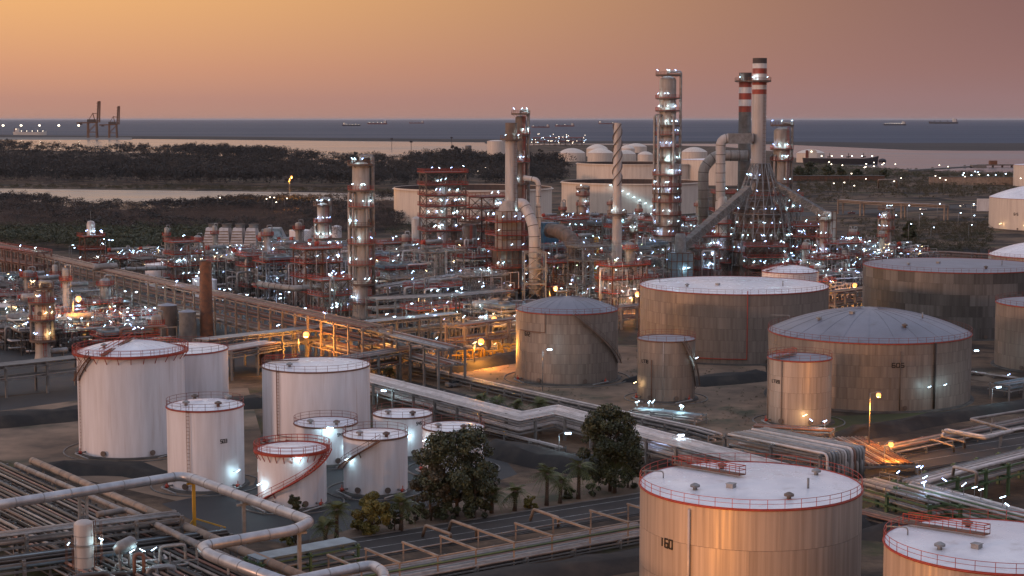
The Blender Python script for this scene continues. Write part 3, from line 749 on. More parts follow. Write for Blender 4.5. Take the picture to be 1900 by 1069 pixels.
tank_lamp('R', -0.4, 3, 2.0, 'lampy', 2.5); tank_lamp('R', -0.85, 3, 2.0, 'lampy', 2.5)
for key in 'STKNO':
    tk, X, Y, R, H = TANKS[key]
    for i, (f, a) in enumerate(((.35, -.5), (.8, -1.7), (.55, 1.2))):
        r = R * f; zz = H + {'S': .7, 'T': .7, 'K': .9, 'N': 5.0, 'O': 1.6}[key] * (1 - (f * f if key == 'N' else f)); mb = MB()
        if i == 0: mb.box((r * math.sin(a), -r * math.cos(a), zz + .25), (.9, .9, .5), a); mb.box((r * math.sin(a), -r * math.cos(a), zz + .53), (1.05, 1.05, .06), a)
        elif i == 1: mb.tube(fillet([(r * math.sin(a), -r * math.cos(a), zz - .1), (r * math.sin(a), -r * math.cos(a), zz + .9), (R * math.sin(a), -R * math.cos(a), zz + .8)], .4, 3), .09, 6)
        else: mb.cyl((r * math.sin(a), -r * math.cos(a), zz - .1), (r * math.sin(a), -r * math.cos(a), zz + 1.3), .14)
        ob(['roof_hatch', 'foam_pipe', 'gauge_pole'][i], mb, V['galv'], tk)
# far floating roof tanks
for key, bx, lb in (('V1', (731, 1024, 347, 420), 'huge pale floating roof tank behind the red steel tower'), ('V2', (1042, 1302, 336, 400), 'huge pale floating roof tank with lit stair behind the spiral stack'), ('V3', (1070, 1300, 302, 345), 'far pale tank rising behind the huge tank with the lit stair')):
    tank(key, bx, lb, 'cream', roof='float', rise=3.5, rail=False, courses=0, shellmat='cream')
for i in range(9):
    px = 1136 + i * 10; tk_, X_, Y_, R_2, H_2 = TANKS['V2']; a = math.asin((px - 1172) / 131)
    tank_lamp('V2', a, H_2 - 1 - i * H_2 * .095, 2.0, 'lampw', 2.6, 0.5)
tank('V4', (1262, 1420, 296, 345), 'far pale tank behind the tall lit tower and ducts', 'cream', roof='cone', rise=1.5, rail=False)
for i, (xl, xr, yr, yb, rs) in enumerate([(1036, 1086, 284, 299, 9), (1090, 1138, 284, 300, 9), (1088, 1128, 276, 290, 8), (1141, 1180, 286, 299, 8), (1150, 1178, 276, 288, 7), (1183, 1212, 287, 300, 6), (1264, 1312, 282, 300, 9), (1160, 1200, 272, 283, 6), (1478, 1530, 284, 301, 7), (904, 938, 262, 290, 2)]):
    D = FPX * 60 / (yb - HOR); X = XW((xl + xr) / 2, D); R = (xr - xl) / 2 * D / FPX; H = ZH(yr, D)
    t = tank('W%d' % i, None, 'distant pale domed tank by the sea terminal', 'cream', rise=rs * D / FPX, rail=False, roofmat='cream', dims=(X, D, R, H), name='distant_tank', group='distant domed tanks by the sea')
    AUTO.append((t, 'distant pale domed tank near the sea'))
# ------------------------------------------------------------------ columns, stacks, towers
def shell_rings(mb, r, z0, z1, step, t=0.05):
    k = max(1, int((z1 - z0) / step))
    for i in range(1, k): mb.ring(r + 0.01, z0 + (z1 - z0) * i / k, t, 28, 4)
def platform(parent, R0, R1, z, a0=0.0, a1=2 * PI, m='red', h=1.2, r=0.06):
    full = abs(a1 - a0 - 2 * PI) < 1e-6
    n = 20 if full else max(5, int(14 * (a1 - a0) / PI))
    d = MB(); d.lathe([(R0, z - 0.45), (R1, z - 0.45), (R1, z), (R0, z)], n, a0=a0, a1=a1)
    for i in range(0, n + 1, 3):
        a = a0 + (a1 - a0) * i / n
        d.beam((R0 * math.sin(a), -R0 * math.cos(a), z - 1.0), (R1 * math.sin(a), -R1 * math.cos(a), z - 0.12), 0.12)
    o = ob('platform', d, V['brown'], parent)
    rl = MB(); rl.ring_rail(R1 - 0.05, z, n, h, r, a0, a1, toe=0.18); ob('railing', rl, V[m], o)
    return o
def caged_ladder(parent, r, a, z0, z1, m='red'):
    mb = MB(); d = Vector((math.sin(a), -math.cos(a), 0)); s = Vector((math.cos(a), math.sin(a), 0))
    for q in (-0.3, 0.3): mb.beam(d * (r + 0.25) + s * q + Vector((0, 0, z0)), d * (r + 0.25) + s * q + Vector((0, 0, z1)), 0.1)
    z = z0
    while z < z1:
        mb.tube([d * (r + 0.25) + s * 0.45 + Vector((0, 0, z)), d * (r + 1.1) + s * 0.35 + Vector((0, 0, z)), d * (r + 1.1) - s * 0.35 + Vector((0, 0, z)), d * (r + 0.25) - s * 0.45 + Vector((0, 0, z))], 0.05, 4)
        z += 1.5
    for q in (-0.35, 0.0, 0.35): mb.beam(d * (r + 1.1) + s * q + Vector((0, 0, z0 + 2)), d * (r + 1.1) + s * q + Vector((0, 0, z1)), 0.05)
    ob('ladder', mb, V[m], parent)
rc = random.Random(11)
def column(px, wpx, ytop, ybase, plats, label, mt='vessel', cat='distillation column', name='process_column', lamps=2, dome=True, kind='lampw', skirt=0.08, wtop=None, toprail=True, riser=True, dist=None, group=None, ladder=True, big=1.0):
    Y = dist or FPX * CAMZ / (ybase - HOR); X = XW(px, Y); sc = scale_at(Y)
    r = wpx / sc / 2; H = ZH(ytop, Y)
    t = thing(name, label, cat, (X, Y, 0), -math.atan2(X, Y), group)
    sh = MB(); rt = (wtop / sc / 2) if wtop else r
    zs = H * skirt; zm = H * 0.55 if wtop else H
    prof = [(r * 1.15, 0), (r * 1.02, zs), (r, zs)]
    if wtop: prof += [(r, zm), (rt, zm + 2.0)]
    hd = rt * 0.55
    if dome: prof += [(rt, H - hd)] + [(rt * math.cos(i * PI / 12), H - hd + hd * math.sin(i * PI / 12)) for i in range(1, 6)] + [(0, H)]
    else: prof += [(rt, H), (rt * 0.85, H), (rt * 0.85, H - 2)]
    sh.lathe(prof, 28); ob('shell', sh, V[mt], t)
    sr = MB(); shell_rings(sr, r, zs, zm, 3.4); shell_rings(sr, rt, zm + 2, H - hd, 3.4) if wtop else None
    if sr.v: ob('shell_rings', sr, V[mt], t, kind='stuff')
    pz = [ZH(y, Y) for y in plats]
    for i, z in enumerate(pz):
        rr = rt if z > zm else r
        full = i == 0 and toprail
        a = rc.uniform(-0.9, 0.9)
        a0, a1 = (0, 2 * PI) if full or i % 3 == 0 else (a - 2.3, a + 2.3)
        pl = platform(t, rr, rr + max(1.4, 0.36 * r * big), z, a0, a1, m='red' if i % 3 else 'rust')
        for j in range(lamps):
            la = rc.uniform(-1.25, 1.25); lr = rr + max(1.0, 0.25 * r)
            lamp_part(t, (lr * math.sin(la), -lr * math.cos(la), z - 0.2), kind if rc.random() < 0.75 else 'lampb', rc.uniform(-0.6, 0.6), rc.uniform(0.7, 1.2), rc.choice((-0.7, 0.5, 0.9)), 2.0, 0.30, power=rc.choice((0, 0, 150, 300)))
        if rc.random() < 0.55 and i:
            nz = MB(); aa = rc.uniform(-1.0, 1.0); d = Vector((math.sin(aa), -math.cos(aa), 0)); c = d * rr + Vector((0, 0, z + 1.6)); nz.cyl(c - d * 0.2, c + d * 0.5, 0.45, n=12); nz.cyl(c + d * 0.5, c + d * 0.62, 0.6, n=12); ob('manway', nz, V['brown'], t)
    if ladder and len(pz) > 1: caged_ladder(t, r, rc.uniform(0.2, 0.8), 1.0, pz[0] if not wtop else min(pz[0], zm))
    if riser:
        for a, q in ((1.45, 0.30), (-1.5, 0.22), (0.5, 0.12), (-0.75, 0.14))[:4 if H > 40 else 2]:
            rz = max(r, rt) + 0.8; pts = [(0.0, 0, H + 0.2), (0, 0, H + 1.6), (rz * math.sin(a), -rz * math.cos(a), H + 1.6), (rz * math.sin(a), -rz * math.cos(a), 3 + 6 * rc.random())]
            if a < 1: pts = [(rt * 0.9 * math.sin(a), -rt * 0.9 * math.cos(a), H * 0.8), (rz * math.sin(a), -rz * math.cos(a), H * 0.8), (rz * math.sin(a), -rz * math.cos(a), H * 0.25), (rt * math.sin(a), -rt * math.cos(a), H * 0.25)]
            mb = MB(); mb.tube(fillet(pts, 0.9, 3), min(0.55, r * q), 8); ob('riser_pipe', mb, V['pipe'], t)
    return t, X, Y, r, H
LM = {}
LM['c1'] = column(672, 34, 300, 590, [305, 352, 383, 419, 451, 490, 526, 560], 'brightly lit pale column with an overhead pipe loop, left of the red steel tower', lamps=3, wtop=32)
LM['c5'] = column(1236, 40, 141, 505, [139, 182, 205, 233, 250, 273, 300, 324, 345, 358, 374, 398, 418, 436, 470], 'tallest tower, ringed by many lit platforms, right of the spiral stack', lamps=4, wtop=31)
LM['c7'] = column(1447, 30, 236, 514, [232, 276, 297, 340, 380], 'pale vessel with a platform crown right of the red and white stack', lamps=3, dist=668)
LM['c8'] = column(1643, 20, 393, 462, [388, 405, 425], 'short lit column standing alone among scrub on the right', lamps=3)
LM['c9'] = column(80, 27, 536, 668, [533, 560, 592, 630], 'yellow and cyan lit column at the left edge below the orange pipe rack', lamps=2, kind='lampy')
LM['c10'] = column(600, 20, 376, 525, [380, 412, 442, 475], 'slim pale column with a crowded pipe head left of the brightly lit column', lamps=4)
LM['c11'] = column(1081, 15, 352, 455, [350, 362, 380, 398], 'small grey column in front of the huge tank with the lit stair', lamps=1)
LM['c12'] = column(1527, 16, 402, 520, [408, 440, 470], 'slim tower at the foot of the right hand sloping duct', lamps=2)
LM['c13'] = column(966, 20, 214, 548, [211, 249, 300, 340], 'slim column behind the thick grey stack', lamps=3, dist=585, mt='brown')
LM['c14'] = column(871, 27, 415, 522, [412, 452, 480], 'thick dark vessel standing right of the red steel tower', lamps=2, mt='brown', riser=False)
LM['c15'] = column(774, 20, 402, 500, [], 'plain pale drum left of the red steel tower', mt='stackc', riser=False)
LM['c16'] = column(1106, 9, 440, 552, [450, 470], 'yellowish slim column beside the spiral stack', mt='yellow', lamps=1, riser=False)
LM['c17'] = column(1172, 10, 410, 545, [430, 465], 'slim dark column right of the spiral stack', mt='brown', lamps=2)
def stack(px, w0, w1, ytop, ybase, label, bands=None, plats=(), mt='stackc', strakes=0, z0=0.0, dist=None, name='chimney_stack', ladder=None, capdark=0.0):
    Y = dist or FPX * CAMZ / (ybase - HOR); X = XW(px, Y, 30); sc = scale_at(Y)
    r0, r1 = w0 / sc / 2, w1 / sc / 2; H = ZH(ytop, Y)
    t = thing(name, label, 'chimney', (X, Y, z0), -math.atan2(X, Y))
    rad = lambda z: r0 + (r1 - r0) * (z / (H - z0))
    Hh = H - z0
    cuts = [(0.0, mt)]
    for yb_, mm in (bands or []): cuts.append((ZH(yb_, Y) - z0, mm))
    cuts.append((Hh, None))
    for (a, mm), (b, _) in zip(cuts[:-1], cuts[1:]):
        mb = MB(); mb.lathe([(rad(a), a), (rad(b), b)], 28)
        if b == Hh: mb.lathe([(rad(b), b), (rad(b) * 0.85, b), (rad(b) * 0.85, b - 3)], 28)
        ob('shell' if a == 0 else 'painted_band', mb, V[mm], t)
    fl = MB(); shell_rings(fl, r0, 2, Hh * 0.6, 7.5, 0.09)
    if fl.v: ob('flange_rings', fl, V['galv'], t, kind='stuff')
    for y in plats:
        z = ZH(y, Y) - z0; pl = platform(t, rad(z), rad(z) + 1.7, z, m='rust'); 
        for a in (-0.6, 0.8): lamp_part(t, ((rad(z) + 1.4) * math.sin(a), -(rad(z) + 1.4) * math.cos(a), z), 'lampw', 0.3, 0.9, 0.6, 1.4, 0.3)
    if strakes:
        for s in range(3):
            mb = MB(); zt, zb = Hh - 0.4, Hh - strakes
            pts = [((rad(zb + (zt - zb) * i / 60) + 0.18) * math.sin(s * 2.094 + i * 0.19), -(rad(zb + (zt - zb) * i / 60) + 0.18) * math.cos(s * 2.094 + i * 0.19), zb + (zt - zb) * i / 60) for i in range(61)]
            mb.tube(pts, 0.2, 4); ob('spiral_strake', mb, V['brown'], t)
    if ladder is not None: caged_ladder(t, r0, ladder, 2, Hh - 4, 'rust')
    return t, X, Y, r0, H
LM['st1'] = stack(1406, 27, 26, 108, 511, 'taller red and white banded stack above the boiler structure', [(175, 'bandr'), (166, 'bandw'), (158, 'bandr'), (150, 'bandw'), (137, 'bandr'), (127, 'bandw'), (118, 'soot')], (150,), dist=642, ladder=0.7)
LM['st2'] = stack(1380, 23, 23, 135, 505, 'shorter red and white banded stack with black top, behind the taller one', [(208, 'bandr'), (197, 'bandw'), (185, 'bandr'), (173, 'bandw'), (162, 'bandr'), (151, 'soot')], (150,), mt='conc', dist=668)
LM['st3'] = stack(948.5, 23, 22, 228, 550, 'thick grey stack with brown top rising from the brown furnace', [(262, 'brown')], (258, 392), dist=566, ladder=0.6)
LM['st4'] = stack(1145, 20, 14, 228, 553, 'pale slim stack wound with a spiral strake', None, (397,), strakes=21)
LM['st5'] = stack(380, 25, 22, 485, 634, 'stubby rust brown stack in front of two white drums', None, (), mt='rust')
# ---- furnace under the grey stack
def panel_box(parent, w, d, z0, z1, m, nx, nz, name='casing'):
    mb = MB(); mb.box((0, 0, (z0 + z1) / 2), (w, d, z1 - z0)); o = ob(name, mb, V[m], parent)
    rb = MB()
    for i in range(nx + 1):
        x = -w / 2 + w * i / nx
        rb.beam((x, -d / 2 - 0.08, z0), (x, -d / 2 - 0.08, z1), 0.22); rb.beam((x, d / 2 + 0.08, z0), (x, d / 2 + 0.08, z1), 0.22)
    for i in range(nz + 1):
        z = z0 + (z1 - z0) * i / nz
        rb.beam((-w / 2 - .1, -d / 2 - 0.1, z), (w / 2 + .1, -d / 2 - 0.1, z), 0.2)
        rb.beam((-w / 2 - .1, -d / 2, z), (-w / 2 - .1, d / 2, z), 0.2); rb.beam((w / 2 + .1, -d / 2, z), (w / 2 + .1, d / 2, z), 0.2)
    ob('stiffener', rb, V['rust'], o)
    return o
def rect_deck(parent, w, d, z, m='red', cx=0.0, cy=0.0, rail=True):
    mb = MB(); mb.box((cx, cy, z - 0.1), (w, d, 0.2)); o = ob('deck', mb, V['deck'], parent)
    if rail:
        rl = MB(); x, y = w / 2, d / 2
        pts = [(cx - x, cy - y, z), (cx + x, cy - y, z), (cx + x, cy + y, z), (cx - x, cy + y, z)]
        rl.rail(pts, 1.15, 2.0, 0.055, close=True)
        for p, q in zip(pts, pts[1:] + pts[:1]): rl.beam(Vector(p) + Vector((0, 0, 0.05)), Vector(q) + Vector((0, 0, 0.05)), 0.06, 0.3)
        ob('railing', rl, V[m], o)
    return o
Yf = 560.0; Xf = XW(943, Yf)
t = thing('furnace', 'tall brown furnace casing with red decks under the thick grey stack', 'furnace', (Xf, Yf + 5, 0), 0.35)
panel_box(t, 8.5, 8.0, 3, 16, 'brown', 4, 4); panel_box(t, 7.0, 7.0, 16.2, 29, 'vessel', 4, 4, 'upper_casing')
for z in (3, 10, 16, 21, 25.5): rect_deck(t, 12.5, 11.5, z)
for sx in (-1, 1):
    for sy in (-1, 1):
        mb = MB(); mb.beam((sx * 5.9, sy * 5.4, 0), (sx * 5.9, sy * 5.4, 28), 0.4); ob('post', mb, V['rust'], t)
for i in range(16): lamp_part(t, (rc.uniform(-6, 6), -5.6, rc.choice((3, 10, 16, 21, 25.5))), rc.choice(('lampw', 'lampb')), rc.uniform(-.5, .5), 1.2, 0.6, 2.0, 0.32)
mb = MB(); mb.lathe([(3.5, 29), (2.2, 32.5)], 24); ob('transition_cone', mb, V['vessel'], t)
# ---- flue duct with its frame, right of the furnace
def big_pipe(name, pts, r, label, m, cat='duct', n=16, rad=None, bands=3.5, group=None, parent=None):
    c = Vector(pts[-1]); base = Vector((c.x, c.y, 0)) if parent is None else None
    P = fillet(pts, rad or r * 2.2, 5)
    if parent is None:
        t = thing(name, label, cat, base, 0, group)
        loc = [p - base for p in P]
    else: t = parent; loc = P
    mb = MB(); mb.tube(loc, r, n); ob('duct_shell', mb, V[m], t)
    if bands:
        rb = MB(); acc = 0
        for p, q in zip(loc[:-1], loc[1:]):
            L = (q - p).length
            if L < 0.01: continue
            while acc < L:
                o = p.lerp(q, acc / L); d = (q - p).normalized() * 0.12
                rb.tube([o - d, o + d], r + 0.07, n); acc += bands
            acc -= L
        ob('joint_bands', rb, V['brown'], t, kind='stuff')
    return t
def PY(px, py, Y): return Vector((XW(px, Y, ZH(py, Y)), Y, ZH(py, Y)))
big_pipe('flue_duct', [PY(960, 378, 552), PY(972, 378, 552), PY(991, 420, 548), PY(991, 545, 548)], 1.75, 'pale elbowed flue duct dropping beside the brown furnace', 'stackc')
big_pipe('overhead_pipe', [PY(972, 330, 556), PY(999, 334, 553), PY(999, 548, 553)], 0.85, 'slim pale pipe with an elbow behind the flue duct', 'stackc', cat='pipe')
def steel_frame(name, label, loc, rz, w, d, zs, m='galv', nx=1, brace=True, cat='steel frame', lamps=0, decks=(), railm='red', post=0.4, group=None, auto=None, parent=None, mdeck=None):
    t = parent or thing(name, label, cat, loc, rz, group, auto)
    H = zs[-1]
    pm = MB(); pm.beam((0, 0, 0), (0, 0, H), post); pme = pm.mesh('post', V[m])
    xs = [-w / 2 + w * i / nx for i in range(nx + 1)]
    for x in xs:
        for y in (-d / 2, d / 2): ob('post', pme, None, t, (x, y, 0))
    for z in zs:
        b = MB()
        for y in (-d / 2, d / 2): b.beam((-w / 2, y, z), (w / 2, y, z), post * 0.7, post * 0.9)
        for x in xs: b.beam((x, -d / 2, z - 0.05), (x, d / 2, z - 0.05), post * 0.6, post * 0.7)
        ob('beam_frame', b, V[m], t)
    if brace:
        zz = [0] + list(zs)
        for i in range(nx):
            for y in (-d / 2, d / 2):
                b = MB()
                for k, (a, c) in enumerate(zip(zz[:-1], zz[1:])):
                    p, q = (xs[i], y, a), (xs[i + 1], y, c)
                    if (i + k) % 2: p, q = (xs[i + 1], y, a), (xs[i], y, c)
                    b.beam(p, q, post * 0.42)
                    if brace == 'x': b.beam((p[0], y, c), (q[0], y, a), post * 0.42)
                ob('cross_brace', b, V[m], t)
        if brace == 'x':
            for x in (-w / 2, w / 2):
                b = MB()
                for k, (a, c) in enumerate(zip(zz[:-1], zz[1:])): b.beam((x, -d / 2, a), (x, d / 2, c), post * 0.42); b.beam((x, d / 2, a), (x, -d / 2, c), post * 0.42)
                ob('cross_brace', b, V[m], t)
    for z in decks:
        rect_deck(t, w + 1.6, d + 1.6, z + 0.4, railm)
    for i in range(lamps):
        z = rc.choice(list(decks) or list(zs)); sx = rc.choice((-1, 1))
        lamp_part(t, (rc.uniform(-w / 2, w / 2), -d / 2 - 0.6, z + 0.4), rc.choice(('lampw', 'lampw', 'lampb')), rc.uniform(-0.7, 0.7), rc.uniform(0.9, 1.5), rc.choice((-0.6, 0.4, 0.8)), rc.uniform(1.6, 2.4), 0.34)
    return t
steel_frame('duct_frame', 'grey braced frame holding the foot of the flue duct', (XW(991, 548), 548, 0), 0.1, 7.0, 6.0, (6, 11, 16.5), 'galv', brace='x')
# ---- red steel tower with vessels inside
Yt = 615.0; Xt = XW(821, Yt)
zt = [ZH(y, Yt) for y in (480, 455, 430, 405, 384, 364, 345, 322)]
steel_frame('steel_tower', 'tall red open steel tower with lamps along its crown', (Xt, Yt + 5, 0), 0.30, 15.0, 10.0, zt, 'brown', nx=2, brace='x', decks=zt, lamps=34, post=0.5, cat='steel tower')
LM['c18'] = column(821, 20, 340, 520, [], 'grey reactor vessel inside the red steel tower', dist=Yt + 5, riser=False, mt='vessel')
LM['c19'] = column(843, 12, 370, 520, [], 'slim vessel inside the red steel tower, right of the reactor', dist=Yt + 4, riser=False, mt='brown')
# ---- boiler and cone structure under the banded stacks
Yb = 642.0; Xb = XW(1408, Yb)
t = thing('boiler', 'broad round boiler with conical lattice hood under the banded stacks', 'boiler', (Xb, Yb, 0), 0)
mb = MB(); mb.lathe([(10.5, 0), (10.5, 14)], 36); ob('boiler_body', mb, V['vessel'], t)
mb = MB(); mb.lathe([(8.6, 14), (8.6, 22.5), (5.6, 24.5), (3.4, 33), (2.9, 43)], 36); ob('conical_hood', mb, V['brown'], t)
mb = MB(); shell_rings(mb, 8.62, 14, 22.5, 2.1, .1); [mb.beam((8.68 * math.sin(q * .349), -8.68 * math.cos(q * .349), 14), (8.68 * math.sin(q * .349), -8.68 * math.cos(q * .349), 22.5), .2) for q in range(18)]; ob('casing_ribs', mb, V['rust'], t, kind='stuff')
for k, (rr, z) in enumerate(((12.5, 4.5), (13.0, 9.5), (12.8, 14.3), (11.5, 19), (11, 24.3), (8.0, 31), (5.6, 37))): 
    platform(t, min(rr - 1.6, 10.6 if z < 14.5 else 8.6 if z < 25 else rr - 1.6), rr, z, m='red' if k % 2 else 'rust')
lat = MB(); NR = 18
for j in range(NR):
    a = 2 * PI * j / NR; a2 = 2 * PI * (j + 1) / NR
    prof = [(13.2, 0), (12.6, 14), (11.0, 24), (7.4, 33), (3.6, 43)]
    for (ra, za), (rb, zb_) in zip(prof[:-1], prof[1:]):
        lat.beam((ra * math.sin(a), -ra * math.cos(a), za), (rb * math.sin(a), -rb * math.cos(a), zb_), 0.32)
        lat.beam((ra * math.sin(a), -ra * math.cos(a), za), (rb * math.sin(a2), -rb * math.cos(a2), zb_), 0.16)
        lat.beam((rb * math.sin(a), -rb * math.cos(a), zb_), (rb * math.sin(a2), -rb * math.cos(a2), zb_), 0.22)
for zz in (17, 20.5, 27, 30, 36, 39.5):
    rz_ = np.interp(zz, [0, 14, 24, 33, 43], [13.2, 12.6, 11.0, 7.4, 3.6]); lat.ring(float(rz_), zz, .1, 18, 4)
for j in range(26):
    a = rc.uniform(-1.6, 1.6); r0_ = rc.uniform(4, 12); z0_ = rc.uniform(12, 24); z1_ = z0_ + rc.uniform(4, 13); r1_ = min(r0_, float(np.interp(z1_, [14, 24, 33, 43], [12, 10.5, 7, 3.6])))
    lat.tube(fillet([(r0_ * math.sin(a), -r0_ * math.cos(a), z0_), (r1_ * math.sin(a), -r1_ * math.cos(a), z1_), (r1_ * math.sin(a + .4), -r1_ * math.cos(a + .4), z1_)], .8, 2), rc.uniform(.12, .35), 6)
ob('lattice_frame', lat, V['galv'], t)
for i in range(46):
    a = rc.uniform(-1.5, 1.5); z, rr = rc.choice(((4.5, 12.4), (9.5, 12.9), (14.3, 12.7), (14.3, 12.7), (19, 11.4), (24.3, 10.9), (31, 7.9), (37, 5.5)))
    lamp_part(t, (rr * math.sin(a), -rr * math.cos(a), z), rc.choice(('lampw', 'lampb', 'lampw')), rc.uniform(-.6, .6), rc.uniform(0.7, 1.2), rc.choice((-.6, .5, .8)), 1.9, 0.3, power=rc.choice((0, 0, 0, 180)))
for k, (fx, fy, fw, fd, fz) in enumerate(((-17, -4, 8, 8, (5, 10, 15, 20)), (17, -4, 9, 9, (5, 10, 15, 19)), (-13, 8, 7, 7, (8, 16, 24, 31)), (13, 8, 7, 7, (8, 16, 24, 30)), (0, -16, 14, 6, (4, 8, 12)))):
    ft = steel_frame('access_frame', ['brown braced frame left of the boiler', 'brown braced frame right of the boiler', 'tall frame behind the boiler, left', 'tall frame behind the boiler, right', 'low red railed frame in front of the boiler'][k], (Xb + fx, Yb + fy, 0), 0.05, fw, fd, fz, ('brown', 'rust', 'brown', 'galv', 'brown')[k], nx=2, brace='x', decks=fz, lamps=9, post=0.4)
for i in range(9):
    a = -1.3 + i * 0.32; mb = MB(); d = Vector((math.sin(a), -math.cos(a), 0)); mb.tube(fillet([d * 10.9 + Vector((0, 0, 1)), d * 10.9 + Vector((0, 0, 11 + (i % 3))), d * 8.9 + Vector((0, 0, 16))], 1), 0.35, 6); ob('feed_pipe', mb, V['pipe'], t)
big_pipe('flue_duct', [PY(1398, 257, 640), PY(1337, 257, 640), PY(1337, 507, 640)], 1.85, 'tall pale duct looping down left of the boiler, nearest the camera', 'stackc', rad=3.2)
mb = MB(); tt = bpy.data.objects['flue_duct.001']; mb.box((tt and 6.6, 0, ZH(257, 640)), (9.0, 3.9, 3.9)); ob('box_section', mb, V['galv'], tt)
mb = MB(); mb.lathe([(2.35, 0), (2.35, 28), (1.9, 30.5)], 20); ob('lower_sleeve', mb, V['stackc'], tt)
big_pipe('flue_duct', [PY(1388, 289, 662), PY(1326, 289, 662), PY(1305, 312, 662), PY(1305, 482, 662)], 2.1, 'olive grey duct with two bends, behind the tall pale duct', 'vessel', rad=2.5)
big_pipe('flue_duct', [PY(1330, 446, 650), PY(1316, 460, 650), PY(1316, 506, 650)], 1.7, 'short bent duct between the two tall ducts', 'stackc', rad=2.5)
def truss_duct(p, q, w, h, label, dm='galv'):
    p, q = Vector(p), Vector(q)
    t = thing('conveyor_gallery', label, 'conveyor', (q.x, q.y, 0))
    o = Vector((q.x, q.y, 0)); mb = MB(); mb.beam(p - o, q - o, w, h); ob('casing', mb, V['conc'], t)
    rb = MB(); k = int((q - p).length / 2.6); d = (q - p).normalized(); s = d.cross(Vector((0, 0, 1))).normalized(); u = s.cross(d)
    for i in range(k + 1):
        c = p.lerp(q, i / k) - o
        cs = [c + s * (a * (w / 2 + .1)) + u * (b * (h / 2 + .1)) for a, b in ((-1, -1), (1, -1), (1, 1), (-1, 1))]
        for a, b in zip(cs, cs[1:] + cs[:1]): rb.beam(a, b, 0.22)
        if i < k:
            c2 = p.lerp(q, (i + 1) / k) - o
            rb.beam(cs[0], c2 + s * -(w / 2 + .1) + u * (h / 2 + .1), 0.18); rb.beam(cs[1], c2 + s * (w / 2 + .1) + u * (h / 2 + .1), 0.18)
    ob('truss_frame', rb, V[dm], t)
    return t
truss_duct(PY(1388, 352, 628), PY(1262, 462, 600), 3.0, 2.8, 'sloping covered gallery running down left from the boiler')
truss_duct(PY(1440, 344, 640), PY(1540, 404, 625), 2.6, 2.6, 'sloping covered gallery running down right from the boiler')
t = thing('transfer_tower', 'pale box tower at the low end of the right sloping gallery', 'tower', (XW(1540, 622), 622, 0), 0.1); panel_box(t, 3.0, 3.0, 0, ZH(392, 622), 'vessel', 2, 8)
t = thing('transfer_house', 'blue grey panelled house at the low end of the left sloping gallery', 'building', (XW(1262, 600), 600, 0), 0.15); panel_box(t, 8.0, 6.0, 0, 12.0, 'bluegrey', 4, 4); mb = MB(); mb.lathe([(2.0, 12), (2.0, 18), (1.5, 19)], 16); ob('feed_hopper', mb, V['galv'], t)
for i in range(5): lamp_part(t, (rc.uniform(-3.5, 3.5), -3.6, 2 + 4 * (i % 2)), 'lampw', 0, 1.5, 0.2, 0.8, 0.3)
# ---- cooling tower, far left of the units
Yc = FPX * 60 / (470 - HOR)
t = thing('cooling_tower', 'cooling tower of four pale louvred wedges with blue grey tiled end wall', 'cooling tower', (XW(508, Yc), Yc, 0), 0.0)
def wedge(x0, x1, z0, z1, y0, y1, k, m, name, parent):
    mb = MB(); c = (y0 + y1) / 2
    vs = [(x0, y0, z0), (x1, y0, z0), (x1, y1, z0), (x0, y1, z0)]
    xa, xb = x0 + (x1 - x0) * k, x1 - (x1 - x0) * k
    vs += [(xa, c - (c - y0) * .55, z1), (xb, c - (c - y0) * .55, z1), (xb, c + (y1 - c) * .55, z1), (xa, c + (y1 - c) * .55, z1)]
    mb.add(vs, [(3, 2, 1, 0), (4, 5, 6, 7), (0, 1, 5, 4), (1, 2, 6, 5), (2, 3, 7, 6), (3, 0, 4, 7)]); return ob(name, mb, V[m], parent)
wedge(-6.5, 6.5, 2.5, 11.5, -8, 10, 0.28, 'bluegrey', 'end_wall', t)
for i in range(4):
    for j in range(3):
        mb = MB(); a = (i - 1.5) * 3.0; mb.box((a * (1 - j * .12), -8.15 + 1.55 * j + .7, 4 + j * 3), (2.7 * (1 - j * .1), 0.25, 2.7), 0); o = ob('wall_tile', mb, V['bluegrey'], t); o.rotation_euler = (0, 0, 0)
for i in range(4):
    x = -9 - i * 6.2
    o = wedge(x - 3.6, x + 2.4, 3.5, 11.5, -7 + i, 8 + i, 0.18, 'pipew', 'louvre_wedge', t)
    lv = MB()
    for j in range(6): lv.beam((x - 3.4 + j * .12, -7.2 + i + j * .55, 4 + j * 1.2), (x + 2.2 - j * .12, -7.2 + i + j * .55, 4 + j * 1.2), 0.15, 0.5)
    ob('louvre_slats', lv, V['sand'], o)
    mb = MB(); mb.lathe([(2.2, 11.4), (2.0, 12.5), (2.4, 13.2)], 16, (x, 1 + i, 0)); ob('fan_ring', mb, V['conc'], t)
mb = MB(); mb.box((-12, 0, 1.6), (38, 20, 3.2)); ob('basin', mb, V['rust'], t)
def cyl_tank(px, wpx, ytop, ybase, label, m='white', dist=None, roof=0.6, rail=False, name='process_drum'):
    Y = dist or FPX * CAMZ / (ybase - HOR); r = wpx / scale_at(Y) / 2; H = ZH(ytop, Y); X = XW(px, Y)
    t = thing(name, label, 'drum', (X, Y, 0), -math.atan2(X, Y))
    mb = MB(); mb.lathe([(r, 0), (r, H)], 28); ob('shell', mb, V[m], t)
    mb = MB(); mb.lathe([(r + .05, H - .1), (r + .05, H), (0, H + roof)], 28); ob('roof', mb, V['roofw' if m in ('white', 'cream') else 'roofg'], t)
    if rail: mb = MB(); mb.ring_rail(r, H, 18, 1.1, 0.05); ob('railing', mb, V['red'], t)
    return t
cyl_tank(297, 54, 490, 533, 'white tank half in shade behind the orange pipe rack', rail=True)
